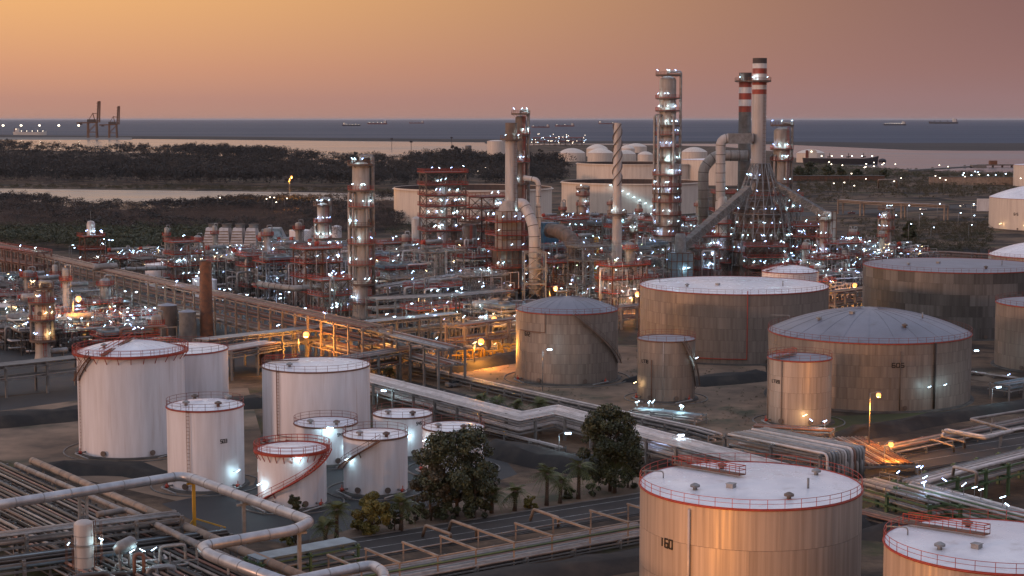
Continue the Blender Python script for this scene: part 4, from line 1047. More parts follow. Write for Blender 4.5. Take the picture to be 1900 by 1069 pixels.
cyl_tank(369, 24, 517, 556, 'white drum left behind the rust brown stack'); cyl_tank(393, 20, 519, 556, 'white drum right behind the rust brown stack')
cyl_tank(557, 40, 427, 452, 'white far drum right of the cooling tower'); cyl_tank(625, 18, 420, 440, 'small white far drum behind the slim pale column')
cyl_tank(312, 36, 566, 634, 'dark drum left of the rust brown stack, below the rack', 'brown'); cyl_tank(349, 32, 578, 636, 'grey drum touching the rust brown stack, below the rack', 'conc')
cyl_tank(232, 22, 560, 600, 'dark drum below the orange pipe rack at its lamp', 'brown')
cyl_tank(240, 30, 498, 530, 'squat grey drum behind the orange rack, left of the half shaded tank', 'conc')
# steam puff, cooled by the units
def steam():
    m = bpy.data.materials.new('steam'); m.use_nodes = True; nt = m.node_tree; nt.nodes.clear(); N, L = nt.nodes.new, nt.links.new
    o = N('ShaderNodeOutputMaterial'); v = N('ShaderNodeVolumePrincipled'); L(v.outputs[0], o.inputs['Volume'])
    tc = N('ShaderNodeTexCoord'); n = N('ShaderNodeTexNoise'); n.inputs['Scale'].default_value = 0.45; n.inputs['Detail'].default_value = 4; L(tc.outputs['Object'], n.inputs[0])
    r = N('ShaderNodeMapRange'); L(n.outputs[0], r.inputs[0]); r.inputs[1].default_value = 0.48; r.inputs[2].default_value = 0.75; r.inputs[3].default_value = 0; r.inputs[4].default_value = 1.6
    L(r.outputs[0], v.inputs['Density']); v.inputs['Color'].default_value = (0.95, 0.92, 0.92, 1)
    mb = MB(); Y = 640.0
    mb.tube([PY(546, 470, Y), PY(556, 460, Y), PY(572, 447, Y), PY(590, 432, Y)], [0.6, 1.8, 2.6, 3.4], 12)
    o = ob('steam', mb, m, kind='stuff'); tag(o, 'white steam plume drifting right from a vent', 'steam')
steam()
# ------------------------------------------------------------------ pipe racks
rp = random.Random(5)
def offset_path(P, o):
    out = []
    for i, p in enumerate(P):
        a = (P[i] - P[i - 1]).normalized() if i else (P[1] - P[0]).normalized()
        b = (P[i + 1] - P[i]).normalized() if i < len(P) - 1 else a
        na, nb = Vector((a.y, -a.x, 0)), Vector((b.y, -b.x, 0))
        n = (na + nb)
        n = n.normalized() if n.length > 1e-6 else na
        out.append(p + n * (o / max(0.4, n.dot(na))))
    return out
def rack(name, label, P, zs, width, npipes, mats, frame='conc', spacing=7.0, rr=(0.12, 0.32), drop_end=False, drop_start=False, post=0.45, legs=True, walk=None, n=6, lamps=0, group=None, over=0.6, dropz=0.6, kind='lampw', rails=None):
    P = [Vector((p[0], p[1], 0)) for p in P]
    t = thing(name, label, 'pipe rack', P[0], 0, group)
    Q = [p - P[0] for p in P]
    # bents
    bm_ = MB(); hw = width / 2 + 0.4; ztop = max(zs)
    if legs:
        for s in (-1, 1): bm_.beam((s * hw, 0, 0), (s * hw, 0, ztop + 0.3), post)
    for z in zs: bm_.beam((-hw - over, 0, z - post * 0.35), (hw + over, 0, z - post * 0.35), post * 0.7, post * 0.7)
    me = bm_.mesh('bent', V[frame])
    for a, b in zip(Q[:-1], Q[1:]):
        L = (b - a).length; k = max(1, int(L / spacing)); rz = math.atan2((b - a).y, (b - a).x) - PI / 2
        for i in range(k + (b == Q[-1])):
            ob('bent', me, None, t, a.lerp(b, i / k), rz)
    # edge beams along both sides
    for z in zs[:1] + zs[-1:]:
        for s in (-1, 1):
            op = offset_path(Q, s * hw)
            eb = MB()
            for a, b in zip(op[:-1], op[1:]): eb.beam(a + Vector((0, 0, z - post * 0.4)), b + Vector((0, 0, z - post * 0.4)), post * 0.5, post * 0.6)
            ob('edge_beam', eb, V[frame], t)
    for z, cnt in zip(zs, npipes):
        if not cnt: continue
        # fill the width with pipes of mixed bore
        rads = [rp.uniform(*rr) for _ in range(cnt)]
        tot = sum(2 * r for r in rads); gap = max(0.02, (width - tot) / (cnt + 1)); x = -width / 2 + gap
        for r in rads:
            o = x + r; x += 2 * r + gap
            op = [p + Vector((0, 0, z + r)) for p in offset_path(Q, o)]
            if drop_end:
                d = (op[-1] - op[-2]).normalized(); op = op[:-1] + [op[-1] + d * (0.2 + (z % 2) * .4)] + [Vector((op[-1].x, op[-1].y, dropz)) + d * (0.2 + (z % 2) * .4)]
            if drop_start:
                d = (op[0] - op[1]).normalized(); op = [Vector((op[0].x, op[0].y, dropz)) + d * 0.3, op[0] + d * 0.3] + op[1:]
            mb = MB(); mb.tube(fillet(op, 0.9, 3) if (drop_end or drop_start or len(op) > 2) else op, r, n)
            ob('pipe', mb, V[rp.choice(mats)], t)
    if walk:
        o, w, m = walk
        op = [p + Vector((0, 0, ztop + 0.5)) for p in offset_path(Q, o)]
        mb = MB()
        for a, b in zip(op[:-1], op[1:]): mb.beam(a, b, w, 0.12)
        wo = ob('walkway', mb, V[m], t)
    if rails:
        mb = MB()
        for s in (-1, 1): mb.rail([p + Vector((0, 0, ztop)) for p in offset_path(Q, s * (hw + over * .6))], 1.15, 2.0, 0.055)
        ob('railing', mb, V[rails], t)
    for i in range(lamps):
        k = rp.randrange(len(Q) - 1); p = Q[k].lerp(Q[k + 1], rp.random())
        lamp_part(t, (p.x + rp.uniform(-hw, hw), p.y, ztop), kind if rp.random() < .7 else 'lampb', rp.uniform(-.5, .5), rp.uniform(0.9, 1.4), rp.choice((-.6, .4, .8)), 1.8, 0.3)
    return t
def pz(lst, z): return [G(x, y, z) for x, y in lst]
orange = ['pipe', 'piper', 'brown', 'piper', 'piped', 'sand']
rack('pipe_rack', 'long three tier orange brown pipe rack running down from the left edge', pz([(-60, 442), (330, 530), (700, 609)], 11), (4.2, 7.6, 11), 7.0, (7, 7, 8), orange, 'sand', 7.0, (0.15, 0.36), lamps=10)
rack('pipe_rack', 'high red railed pipe rack at the left edge behind the orange rack', pz([(-60, 450), (78, 470)], 13), (8.5, 13), 6.0, (10, 6), orange, 'piper', 6.0, lamps=4, rails='red')
rack('pipe_rack', 'short pipe rack continuing the orange rack towards the yellow lit pipes', pz([(690, 612), (838, 648)], 9), (5.5, 9), 6.0, (8, 9), ['pipe', 'galv', 'piper', 'pipew'], 'conc', 6.0)
rack('pipe_gallery', 'grey roofed pipe gallery crossing in front of the orange rack', pz([(372, 634), (640, 604), (846, 584)], 7.5), (4.6, 7.5), 4.6, (6, 5), ['galv', 'pipe', 'piped'], 'conc', 7.0, walk=(0, 5.0, 'galv'), lamps=3)
rack('pipe_gallery', 'grey pipe gallery on tall legs left of the tallest white tank', pz([(-120, 693), (0, 681), (150, 665)], 6.5), (4.0, 6.5), 4.6, (6, 6), ['piped', 'galv', 'pipe'], 'conc', 6.5, walk=(0, 5.0, 'conc'))
rack('pipe_rack', 'bundle of pipes turning down in a fan, lit orange by the lamp', pz([(405, 652), (500, 636)], 6.5), (5.4, 6.5), 7.5, (10, 13), ['piper', 'pipe', 'pipew', 'piper'], 'conc', 8, (0.18, 0.3), drop_end=True)
rack('pipe_rack', 'dark topped pipe rack with a curtain of drop pipes right of the orange lamp', pz([(640, 667), (800, 641)], 6.5), (4.2, 6.5), 6.0, (7, 12), ['piped', 'pipe', 'piper', 'piped'], 'conc', 7, (0.14, 0.28), drop_start=True, lamps=2)
rack('pipe_rack', 'double deck rack with two grey upper pipes, right of the brightly lit column', pz([(700, 535), (850, 512), (915, 505)], 9), (3.0, 6.0, 9), 7.0, (8, 8, 6), ['galv', 'pipe', 'piped'], 'conc', 6.5, (0.15, 0.4), lamps=6)
rack('pipe_rack', 'concrete framed pipe rack in front of the red steel tower', pz([(690, 556), (855, 548), (940, 540)], 8.5), (3.2, 5.8, 8.5), 8.0, (8, 8, 8), ['galv', 'piped', 'pipe', 'piper'], 'conc', 5.5, (0.14, 0.35), lamps=8)
rack('pipe_rack', 'greenish lit pipe rack behind the spiral stack', pz([(1010, 432), (1200, 440), (1330, 446)], 9), (4.5, 9, 13), 8.0, (10, 10, 8), ['pipe', 'galv', 'pipew', 'piper'], 'galv', 6.5, (0.15, 0.4), lamps=22, rails='red')
rack('pipe_rack', 'tall pipe rack between the flue duct and the tallest tower', pz([(1015, 478), (1120, 482), (1215, 490)], 9), (3.5, 7, 11), 8.0, (9, 9, 8), ['pipe', 'galv', 'piper'], 'galv', 6.0, (0.15, 0.4), lamps=16, rails='red')
rack('pipe_rack', 'orange lit frame rack behind the yellow lit pipes', pz([(845, 605), (965, 590)], 7.5), (4, 7.5), 6, (5, 5), ['piper', 'pipe', 'yellow'], 'sand', 6, (0.12, 0.3), lamps=3, post=0.6)
rack('pipe_rack', 'small orange lit rack right of the grey ribbed tank', pz([(1140, 572), (1195, 566)], 6), (3, 6), 5, (5, 5), ['piper', 'sand', 'pipe'], 'sand', 5, (0.15, 0.4), post=0.6)
rack('pipe_rack', 'orange lit frame between the wide brown tank and the patched tank', pz([(1535, 545), (1610, 535)], 6), (2.5, 6), 5, (5, 6), ['yellow', 'sand', 'piper'], 'sand', 5, (0.15, 0.35), post=0.6)
whites = ['pipew', 'pipew', 'pipew', 'pipe']
rack('pipe_rack', 'broad white pipe rack with a kinked expansion loop, running past the small tanks', pz([(560, 668), (685, 702), (966, 774), (1032, 761), (1345, 843), (1440, 868)], 4.2), (2.2, 4.2), 6.6, (9, 14), whites, 'conc', 8, (0.14, 0.2), over=0.3, n=6)
rack('pipe_track', 'low bundle of white pipes beside the sandy dike', pz([(772, 685), (1050, 748), (1290, 800), (1330, 812)], 1.6), (1.0, 1.9), 3.0, (4, 5), ['pipew', 'pipe', 'piped'], 'conc', 6, (0.12, 0.22), over=0.2, post=0.3)
rack('pipe_rack', 'bundle of parallel pipes bending down like a comb, behind the tank numbered 160', pz([(1385, 803), (1562, 838)], 5.5), (3.6, 5.5), 10, (8, 13), ['pipe', 'galv', 'pipe', 'galv', 'pipew', 'piper'], 'conc', 8, (0.22, 0.34), drop_end=True, n=10)
rack('pipe_rack', 'second comb of rusty pipes right of the sodium lamp', pz([(1560, 812), (1650, 862)], 1.6), (1.4,), 9, (14,), ['rust', 'piper', 'sand', 'pipe'], 'conc', 6, (0.14, 0.26))
rack('pipe_track', 'pair of long white pipes below the kinked white rack', pz([(900, 796), (1040, 830)], 1.2), (1.0,), 1.6, (3,), ['pipew', 'pipe'], 'conc', 6, (0.14, 0.24), over=0.1, post=0.25)
# roadside rack, bottom middle
road_rack = rack('pipe_rack', 'roadside pipe rack with goalpost frames and a red pipe along the bottom road', pz([(560, 1104), (760, 1068), (1200, 987)], 0.4), (0.5, 0.9), 7.2, (6, 12), ['pipe', 'piper', 'pipe', 'galv', 'piper', 'piped'], 'conc', 7.4, (0.16, 0.30), over=0.2, post=0.3)
for i in range(9):
    f = i / 8; px, py = 640 + f * 560, 1090 - f * 103
    p = G(px, py); q = G(px + 62, py + 24)
    d = (G(1200, 987) - G(760, 1068)).normalized(); s = Vector((d.y, -d.x, 0)); c = p
    t = thing('goalpost_frame', None, 'pipe frame', c, 0, 'goalpost frames over the roadside pipes'); AUTO.append((t, 'rusty goalpost frame over the roadside pipe rack'))
    for sgn in (-1, 1): mb = MB(); mb.beam(s * sgn * 4.3, s * sgn * 4.3 + Vector((0, 0, 3.2)), 0.22); ob('post', mb, V['sand'], t)
    mb = MB(); mb.beam(s * -4.5 + Vector((0, 0, 3.3)), s * 4.5 + Vector((0, 0, 3.3)), 0.32, 0.26); ob('crossbar', mb, V['sand'], t)
gp = [G(x, y) for x, y in ((640, 1090), (1200, 987))]
sd = (gp[1] - gp[0]).normalized(); sd = Vector((sd.y, -sd.x, 0))
for off, z, r, m, lb in ((4.4, 2.4, 0.14, 'green', 'thin green pipe strung along the goalpost frames'), (4.1, 3.2, 0.10, 'sand', 'thin sandy pipe on the near side of the goalpost frames'), (-4.3, 2.2, 0.12, 'pipe', 'grey pipe on the road side of the goalpost frames')):
    mb = MB(); mb.tube([gp[0] + sd * off + Vector((0, 0, z)), gp[1] + sd * off + Vector((0, 0, z))], r, 6); tag(ob('pipe_run', mb, V[m]), lb, 'pipe')
def pipe_line(pts, r, m, label, name='pipe_run', sup=None, n=8, supm='galv', rad=None, cat='pipe', spacing=9.0):
    """A pipe through (px, py, z) points on plain supports."""
    W_ = [G(x, y, z) for x, y, z in pts]
    base = Vector((W_[0].x, W_[0].y, 0))
    t = thing(name, label, cat, base)
    loc = fillet([w - base for w in W_], rad or r * 2.5, 5)
    mb = MB(); mb.tube(loc, r, n); ob('pipe', mb, V[m], t)
    if r > 0.4:
        rb = MB(); acc = 1.0
        for p, q in zip(loc[:-1], loc[1:]):
            L = (q - p).length
            while acc < L:
                o = p.lerp(q, acc / L); d = (q - p).normalized() * 0.06; rb.tube([o - d, o + d], r + 0.035, n); acc += 4.0
            acc -= L
        ob('joint_bands', rb, V['galv'], t, kind='stuff')
    if sup:
        for a, b in zip(W_[:-1], W_[1:]):
            L = (b - a).length; k = max(1, int(L / spacing))
            for i in range(k):
                p = a.lerp(b, (i + 0.5) / k) - base
                if p.z < 0.8: continue
                s = MB(); s.beam((p.x, p.y, 0), (p.x, p.y, p.z - r), sup); ob('support', s, V[supm], t)
    return t
# foreground lower left: big elevated pipe loop and the pipe field under it
pipe_line([(-40, 943, 9), (180, 908, 9), (330, 884, 9), (352, 886, 9), (578, 968, 9), (545, 984, 9), (372, 1014, 9), (388, 1030, 9), (560, 1092, 9)], 0.68, 'silver', 'big grey elevated pipe zigzagging across the bottom left corner', n=16, rad=1.6)
pipe_line([(480, 1092, 9), (690, 1048, 9), (712, 1062, 9), (716, 1110, 9)], 0.62, 'silver', 'grey pipe elbow poking up at the bottom edge', n=16, rad=1.4)
for px, pyt, pyb, m, lb in ((359, 893, 985, 'yellow', 'yellow pipe stanchion with a cross arm under the big elevated pipe'), (452, 932, 995, 'galv', 'grey stanchion under the big elevated pipe, right of the yellow one'), (555, 985, 1085, 'galv', 'grey stanchion under the corner of the big elevated pipe'), (147, 915, 1010, 'galv', 'twin grey stanchion under the left run of the big elevated pipe')):
    p = G(px, pyt, 8.4); t = thing('stanchion', lb, 'stanchion', (p.x, p.y, 0), 0.5)
    mb = MB(); mb.beam((0, 0, 0), (0, 0, 8.35), 0.42); ob('post', mb, V[m], t)
    if px == 147: mb = MB(); mb.beam((1.0, 0, 0), (1.0, 0, 8.35), 0.36); mb.beam((0, 0, 4), (1, 0, 7), 0.2); mb.beam((1, 0, 4), (0, 0, 7), 0.2); ob('second_post', mb, V[m], t)
    mb = MB(); mb.beam((-1.0, 0, 8.1), (1.0, 0, 8.1), 0.3); ob('cross_arm', mb, V[m], t)
    if m == 'yellow': mb = MB(); mb.beam((0, 0, 3.0), (4.5, -0.5, 1.2), 0.2); mb.beam((0, 0, 3.0), (-1.6, 0, 1.0), 0.16); ob('stay', mb, V['yellow'], t)
dg = (G(560, 1069, 3) - G(190, 912, 3)).normalized()
pipe_line([(60, 855, 3.4), (190, 912, 3.4), (620, 1095, 3.4)], 0.62, 'sand', 'thickest brown pipe descending to the bottom edge in the pipe field', sup=0.3, n=14)
pipe_line([(30, 862, 3.2), (170, 922, 3.2), (560, 1095, 3.2)], 0.42, 'pipe', 'second brown pipe beside the thickest one in the pipe field', sup=0.3, n=12)
pipe_line([(180, 955, 4.2), (235, 946, 4.2), (520, 1088, 4.2)], 0.45, 'pipe', 'brown pipe with an elbow beneath the big elevated pipe', sup=0.3, n=12)
pf = [((-60, 885), (400, 1110)), ((-60, 915), (330, 1110)), ((-60, 955), (240, 1110)), None, ((-60, 850), (480, 1105))]
for i, ab in enumerate(pf):
    if not ab: continue
    a, b = ab
    rack('pipe_track', ['low pipe track of dark lines left of the thickest brown pipe', 'low dark pipe track, second from the thickest brown pipe', 'low pipe track of dark lines crossing the bottom left corner', 'outermost low pipe track at the bottom left corner', 'low pipe track running under the thickest brown pipe'][i], pz([a, b], 1.5), (0.9, 2.0), 4.2, (4, 4), ['piped', 'piped', 'piper', 'brown', 'pipe'], 'conc', 6, (0.13, 0.30), over=0.2, post=0.28)
rack('pipe_rack', 'dark cross rack with small pipes below the big elevated pipe', pz([(-80, 1005), (160, 975), (330, 955)], 4.8), (3.6, 4.8), 3.0, (4, 5), ['piped', 'galv', 'pipe'], 'conc', 6, (0.10, 0.25))
rack('pipe_rack', 'dark cross rack along the bottom left edge', pz([(-80, 1052), (150, 1022), (420, 988)], 3.2), (2.2, 3.2), 3.4, (5, 6), ['piped', 'galv', 'bluegrey'], 'conc', 6, (0.10, 0.25))
rack('pipe_rack', 'green braced rack with grey cover beside the bottom road', pz([(470, 1042), (650, 1008)], 3.4), (2.0, 3.4), 3.0, (3, 5), ['bluegrey', 'galv'], 'green', 5, (0.14, 0.25), post=0.3, walk=(0, 3.2, 'bluegrey'))
# loops beside the road
for i, (x, y) in enumerate(((790, 975), (838, 966), (990, 945))):
    pipe_line([(x - 6, y + 20, 0.2), (x, y, 2.0), (x + 46, y + 16, 2.0), (x + 46, y + 32, 0.2)], 0.24, 'sand', ['first rusty pipe goalpost beside the bottom road, from the left', 'second rusty pipe goalpost beside the bottom road', 'pale pipe goalpost by the road below the tall palms'][i], rad=0.4)
# right hand racks
greenp = ['galv', 'pipe', 'piped', 'pipew']
rack('pipe_rack', 'green framed pipe rack right of the tank numbered 160', pz([(1600, 893), (1755, 935)], 4.5), (3.0, 4.5), 5.5, (6, 10), greenp, 'green', 6, (0.14, 0.24), rails='galv', lamps=0)
rack('pipe_rack', 'bluish lit pipe rack running up to the right edge', pz([(1690, 898), (1800, 868), (1960, 828)], 5.0), (3.2, 5.0), 5.0, (6, 7), greenp, 'green', 6, (0.14, 0.3), lamps=3, kind='lampb')
rack('pipe_rack', 'green pipe rack full of lamps above the near corner tank', pz([(1688, 902), (1810, 935), (1990, 985)], 5.0), (3.0, 5.0), 5.0, (6, 7), ['pipe', 'galv', 'green', 'pipew'], 'green', 6, (0.12, 0.28), lamps=9)
rack('pipe_rack', 'low rusty pipe rack behind the near corner tank', pz([(1600, 945), (1760, 985)], 1.8), (1.6,), 5, (7,), ['piper', 'piped', 'sand'], 'conc', 6, (0.12, 0.25))
pipe_line([(1748, 800, 2.5), (1830, 814, 2.5), (1880, 800, 2.5), (1800, 778, 2.5), (1960, 752, 2.5)], 0.3, 'pipe', 'pale pipe loop on short legs at the right edge', sup=0.25)
pipe_line([(1748, 808, 2.0), (1755, 797, 2.5), (1826, 810, 2.5), (1890, 796, 2.5), (1950, 790, 2.5)], 0.26, 'pipew', 'second pale pipe loop just below the first at the right edge', sup=0.25)
pipe_line([(1725, 822, 0.3), (1727, 815, 1.8), (1770, 828, 1.8), (1770, 838, 0.3)], 0.2, 'sand', 'small pipe goalpost beside the right hand road')
pipe_line([(1745, 816, 0.3), (1747, 810, 1.8), (1790, 820, 1.8), (1790, 830, 0.3)], 0.2, 'sand', 'small pipe goalpost set behind its twin by the right hand road')
pipe_line([(1768, 882, 5.2), (1770, 866, 8), (1812, 876, 8), (1812, 905, 5)], 0.26, 'pipe', 'square pipe loop standing on the bluish lit rack', rad=0.6)
rack('pipe_track', 'dark pipe track along the far side of the right hand road', pz([(1640, 838), (1960, 772)], 0.8), (0.8,), 6, (8,), ['piped', 'pipe', 'piper'], 'conc', 7, (0.15, 0.3), over=0.2, post=0.3)
rack('pipe_track', 'low pale pipes crossing from the domed tank to the right edge', pz([(1800, 690), (1960, 712)], 1.2), (1.0,), 2, (4,), ['pipe', 'pipew'], 'conc', 7, (0.15, 0.25), post=0.25)
rack('pipe_rack', 'small bluish pipe frame at the right edge beyond the dike', pz([(1855, 715), (1960, 698)], 3.2), (2.2, 3.2), 4, (4, 5), ['galv', 'bluegrey'], 'galv', 5, (0.12, 0.25), post=0.3, lamps=1, kind='lampb')
rack('pipe_track', 'pipe tangle beside the narrow steel tank', pz([(1180, 762), (1300, 776)], 1.4), (0.9, 1.7), 4, (6, 6), ['galv', 'bluegrey', 'pipew'], 'galv', 4, (0.10, 0.22), post=0.25, lamps=5)
rack('pipe_track', 'pipe manifold at the foot of the narrow aluminium tank', pz([(1400, 797), (1545, 806)], 1.2), (0.9, 1.8), 3, (5, 5), ['sand', 'piper', 'galv'], 'galv', 5, (0.10, 0.25), post=0.25, lamps=2)
rack('pipe_bridge', 'pale pipe bridge crossing the scrub on the right', pz([(1560, 371), (1600, 374), (1756, 381)], 9), (8, 9), 3, (3, 4), ['pipe', 'sand'], 'sand', 22, (0.2, 0.4), post=0.8)
pipe_line([(1630, 349, 0.3), (1630, 334, 8), (1664, 333, 8), (1664, 349, 0.3)], 0.7, 'sand', 'orange lit goalpost pipe among the scrub on the right')
rack('pipe_track', 'low pipes behind the cream domed tank on the right', pz([(1570, 462), (1760, 468), (1960, 480)], 1.6), (1.4,), 4, (5,), ['pipe', 'piper', 'sand'], 'conc', 10, (0.2, 0.35), post=0.4)
# pipe maze before the orange frames; sodium light's yellow is put into its paint
t = thing('pipe_manifold', 'dense yellow pipe manifold glowing in sodium light left of the ribbed tank', 'pipe manifold', G(870, 668), 0.58)
for i in range(46):
    x, y = rp.uniform(-15, 15), rp.uniform(-5, 5); L = rp.uniform(2, 9); z = rp.uniform(0.6, 3.4); r = rp.uniform(0.10, 0.24); mb = MB()
    if rp.random() < 0.5: pts = [(x - L / 2, y, 0.1), (x - L / 2, y, z), (x + L / 2, y, z), (x + L / 2, y, 0.1)]
    else: pts = [(x, y - L / 3, 0.1), (x, y - L / 3, z), (x, y + L / 3, z), (x + L / 3, y + L / 3, z), (x + L / 3, y + L / 3, 0.1)]
    mb.tube(fillet(pts, 0.4, 3), r, 6); ob('pipe', mb, V[rp.choice(('yellow', 'yellow', 'pipe', 'sand'))], t)
mb = MB(); mb.box((0, 6, 3.8), (30, 2.0, 0.2)); mb.rail([(-15, 5, 3.9), (15, 5, 3.9)], 1.1, 2, 0.05); ob('walkway', mb, V['rust'], t)
for x in (-14, -7, 0, 7, 14): mb = MB(); mb.beam((x, 6, 0), (x, 6, 3.7), 0.25); ob('post', mb, V['rust'], t)
for i in range(6): lamp_part(t, (rp.uniform(-15, 15), rp.uniform(-5, 5), 2.5), 'lampw' if i % 2 else 'lampy', 0.3, 1.2, 0.5, 1.5, 0.28)
# ------------------------------------------------------------------ process units: steel platforms, vessels, exchangers, pipework
rm_ = random.Random(21)
RZ = math.atan2(0.55, 0.835)
def head(r, L, z, n=14):
    return None
def hvessel(L, r, m, label):
    t = thing('horizontal_vessel', label, 'vessel')
    mb = MB(); ks = [(-L / 2 - r * .5, 0.02), (-L / 2 - r * .38, r * .55), (-L / 2 - r * .18, r * .88), (-L / 2, r), (L / 2, r), (L / 2 + r * .18, r * .88), (L / 2 + r * .38, r * .55), (L / 2 + r * .5, 0.02)]
    mb.tube([(x, 0, r + 0.6) for x, _ in ks], [q for _, q in ks], 16); ob('shell', mb, V[m], t)
    for s in (-1, 1): mb = MB(); mb.box((s * L * .3, 0, 0.5), (0.4, r * 1.5, 1.0)); ob('saddle', mb, V['conc'], t)
    mb = MB(); mb.cyl((L * .2, 0, 2 * r + .5), (L * .2, 0, 2 * r + 1.4), 0.22); ob('nozzle', mb, V['galv'], t); mb = MB(); mb.cyl((-L * .25, 0, 2 * r + .5), (-L * .25, 0, 2 * r + 1.1), 0.3); ob('nozzle', mb, V['galv'], t)
    return t
def exchanger(L, r, m, label):
    t = thing('heat_exchanger', label, 'heat exchanger')
    for k, z in enumerate((r + .5, 3 * r + .9)):
        mb = MB(); mb.tube([(-L / 2, 0, z), (L / 2, 0, z)], r, 14); ob('shell', mb, V[m], t)
        mb = MB(); mb.tube([(-L / 2 - .9, 0, z), (-L / 2 - .05, 0, z)], r * 1.02, 14); mb.tube([(-L / 2 - .1, 0, z), (-L / 2 + .1, 0, z)], r * 1.25, 14); ob('channel_head', mb, V['red' if k else 'galv'], t)
    for s in (-1, 1): mb = MB(); mb.box((s * L * .3, 0, r + .2), (0.3, r * 1.6, 2 * r + .6)); ob('saddle', mb, V['conc'], t)
    return t
def vvessel(H, r, m, label):
    t = thing('vertical_vessel', label, 'vessel')
    mb = MB(); mb.lathe([(r * .9, 0), (r * .9, 1.2), (r, 1.25), (r, H - r * .5)] + [(r * math.cos(i * PI / 10), H - r * .5 + r * .5 * math.sin(i * PI / 10)) for i in range(1, 6)], 18); ob('shell', mb, V[m], t)
    mb = MB(); shell_rings(mb, r, 1.2, H - r * .5, 2.2); ob('shell_rings', mb, V['galv'], t, kind='stuff')
    mb = MB(); mb.tube(fillet([(0, 0, H), (0, 0, H + .8), (r + .5, 0, H + .8), (r + .5, 0, 1)], .5, 3), 0.2, 8); ob('outlet_pipe', mb, V['pipe'], t)
    platform(t, r, r + .9, H * .72, -2.0, 2.0)
    return t
def fanbank(w, d, label):
    t = thing('fin_fan_cooler', label, 'air cooler')
    mb = MB(); mb.box((0, 0, 0.9), (w, d, 1.0)); ob('tube_bundle', mb, V['bluegrey'], t)
    k = max(2, int(w / 4.2))
    for i in range(k):
        mb = MB(); mb.lathe([(1.6, 1.35), (1.6, 1.9), (1.75, 2.1)], 16, (-w / 2 + w * (i + .5) / k, 0, 0)); ob('fan_ring', mb, V['galv'], t)
        mb = MB(); mb.box((-w / 2 + w * (i + .5) / k, 0, 1.7), (3.0, 0.35, 0.06), 0.5 * i); mb.box((-w / 2 + w * (i + .5) / k, 0, 1.72), (0.35, 3.0, 0.06), 0.5 * i); ob('fan_blades', mb, V['pipew'], t)
    for sx in (-1, 1):
        for sy in (-1, 1): mb = MB(); mb.beam((sx * w * .45, sy * d * .45, 0), (sx * w * .45, sy * d * .45, 0.5), 0.25); ob('leg', mb, V['galv'], t)
    return t
def pumpskid(label):
    t = thing('pump_skid', label, 'pump')
    mb = MB(); mb.box((0, 0, .2), (3.2, 1.4, .4)); ob('base', mb, V['conc'], t)
    mb = MB(); mb.tube([(-1.3, 0, .9), (0.1, 0, .9)], .42, 12); ob('motor', mb, V['blue'], t)
    mb = MB(); mb.lathe([(.55, 0), (.6, .25), (.55, .5)], 14, (.9, 0, .6)); mb.cyl((.9, 0, 1), (.9, 0, 2.0), .2); ob('pump_casing', mb, V['galv'], t)
    return t
kinds = {
 'hv': [hvessel(6, .95, 'brown', 'x'), hvessel(7.5, 1.15, 'pipe', 'x'), hvessel(5.0, .8, 'galv', 'x')],
 'ex': [exchanger(6, .6, 'pipe', 'x'), exchanger(7, .75, 'galv', 'x')],
 'vv': [vvessel(9, 1.3, 'vessel', 'x'), vvessel(12, 0.9, 'vessel', 'x'), vvessel(7, 1.6, 'galv', 'x')],
 'ff': [fanbank(13, 7, 'x'), fanbank(17, 6, 'x')], 'pp': [pumpskid('x')]}
DESC = {'hv': ['brown drum on saddles', 'long buff drum on saddles', 'short grey drum on saddles'], 'ex': ['stacked buff heat exchangers', 'stacked grey heat exchangers'],
        'vv': ['brown upright vessel', 'slim pale upright vessel', 'stout grey upright vessel'], 'ff': ['blue grey fan bank', 'long blue grey fan bank'], 'pp': ['blue motored pump skid']}
GRP = {'hv': 'drums lying among the process units', 'ex': 'heat exchangers among the process units', 'vv': 'upright vessels among the process units', 'ff': 'fan coolers on the process decks', 'pp': 'pumps among the process units'}
used = set()
def equip(kind, loc, rz, i=None):
    i = rm_.randrange(len(kinds[kind])) if i is None else i
    src = kinds[kind][i]
    if (kind, i) in used: o = copy_tree(src)
    else: o = src; used.add((kind, i))
    o.location = loc; o.rotation_euler = (0, 0, rz); o['group'] = GRP[kind]
    o['label'] = DESC[kind][i]
    AUTO.append((o, DESC[kind][i]))
    return o
def inside(poly, x, y):
    c = False
    for (x1, y1), (x2, y2) in zip(poly, poly[1:] + poly[:1]):
        if (y1 > y) != (y2 > y) and x < (x2 - x1) * (y - y1) / (y2 - y1) + x1: c = not c
    return c
obst = [(v[1], v[2], v[3]) for v in LM.values()] + [(v[1], v[2], v[3]) for v in TANKS.values()] + [(Xf, Yf + 5, 7), (Xt, Yt + 5, 9), (Xb, Yb, 14), (XW(991, 548), 548, 4), (XW(508, Yc) - 12, Yc, 22), (XW(1262, 600), 600, 5), (XW(1337, 640), 640, 3), (XW(1305, 662), 662, 3), (XW(297, 620), 600, 7)]
RACKLINES = [([(-60, 442), (330, 530), (700, 609)], 11, 7), ([(372, 634), (640, 604), (846, 584)], 7.5, 5), ([(700, 535), (850, 512), (915, 505)], 9, 6), ([(690, 556), (855, 548), (940, 540)], 8.5, 6), ([(1010, 432), (1200, 440), (1330, 446)], 13, 7), ([(1015, 478), (1120, 482), (1215, 490)], 11, 7), ([(-120, 693), (150, 665)], 6.5, 5), ([(690, 612), (838, 648)], 9, 6), ([(845, 605), (965, 590)], 7.5, 6), ([(640, 667), (800, 641)], 6.5, 6), ([(405, 652), (500, 636)], 6.5, 6)]
def seg_dist(p, a, b):
    ab = b - a; t = max(0, min(1, (p - a).dot(ab) / ab.dot(ab))); return (a + ab * t - p).length
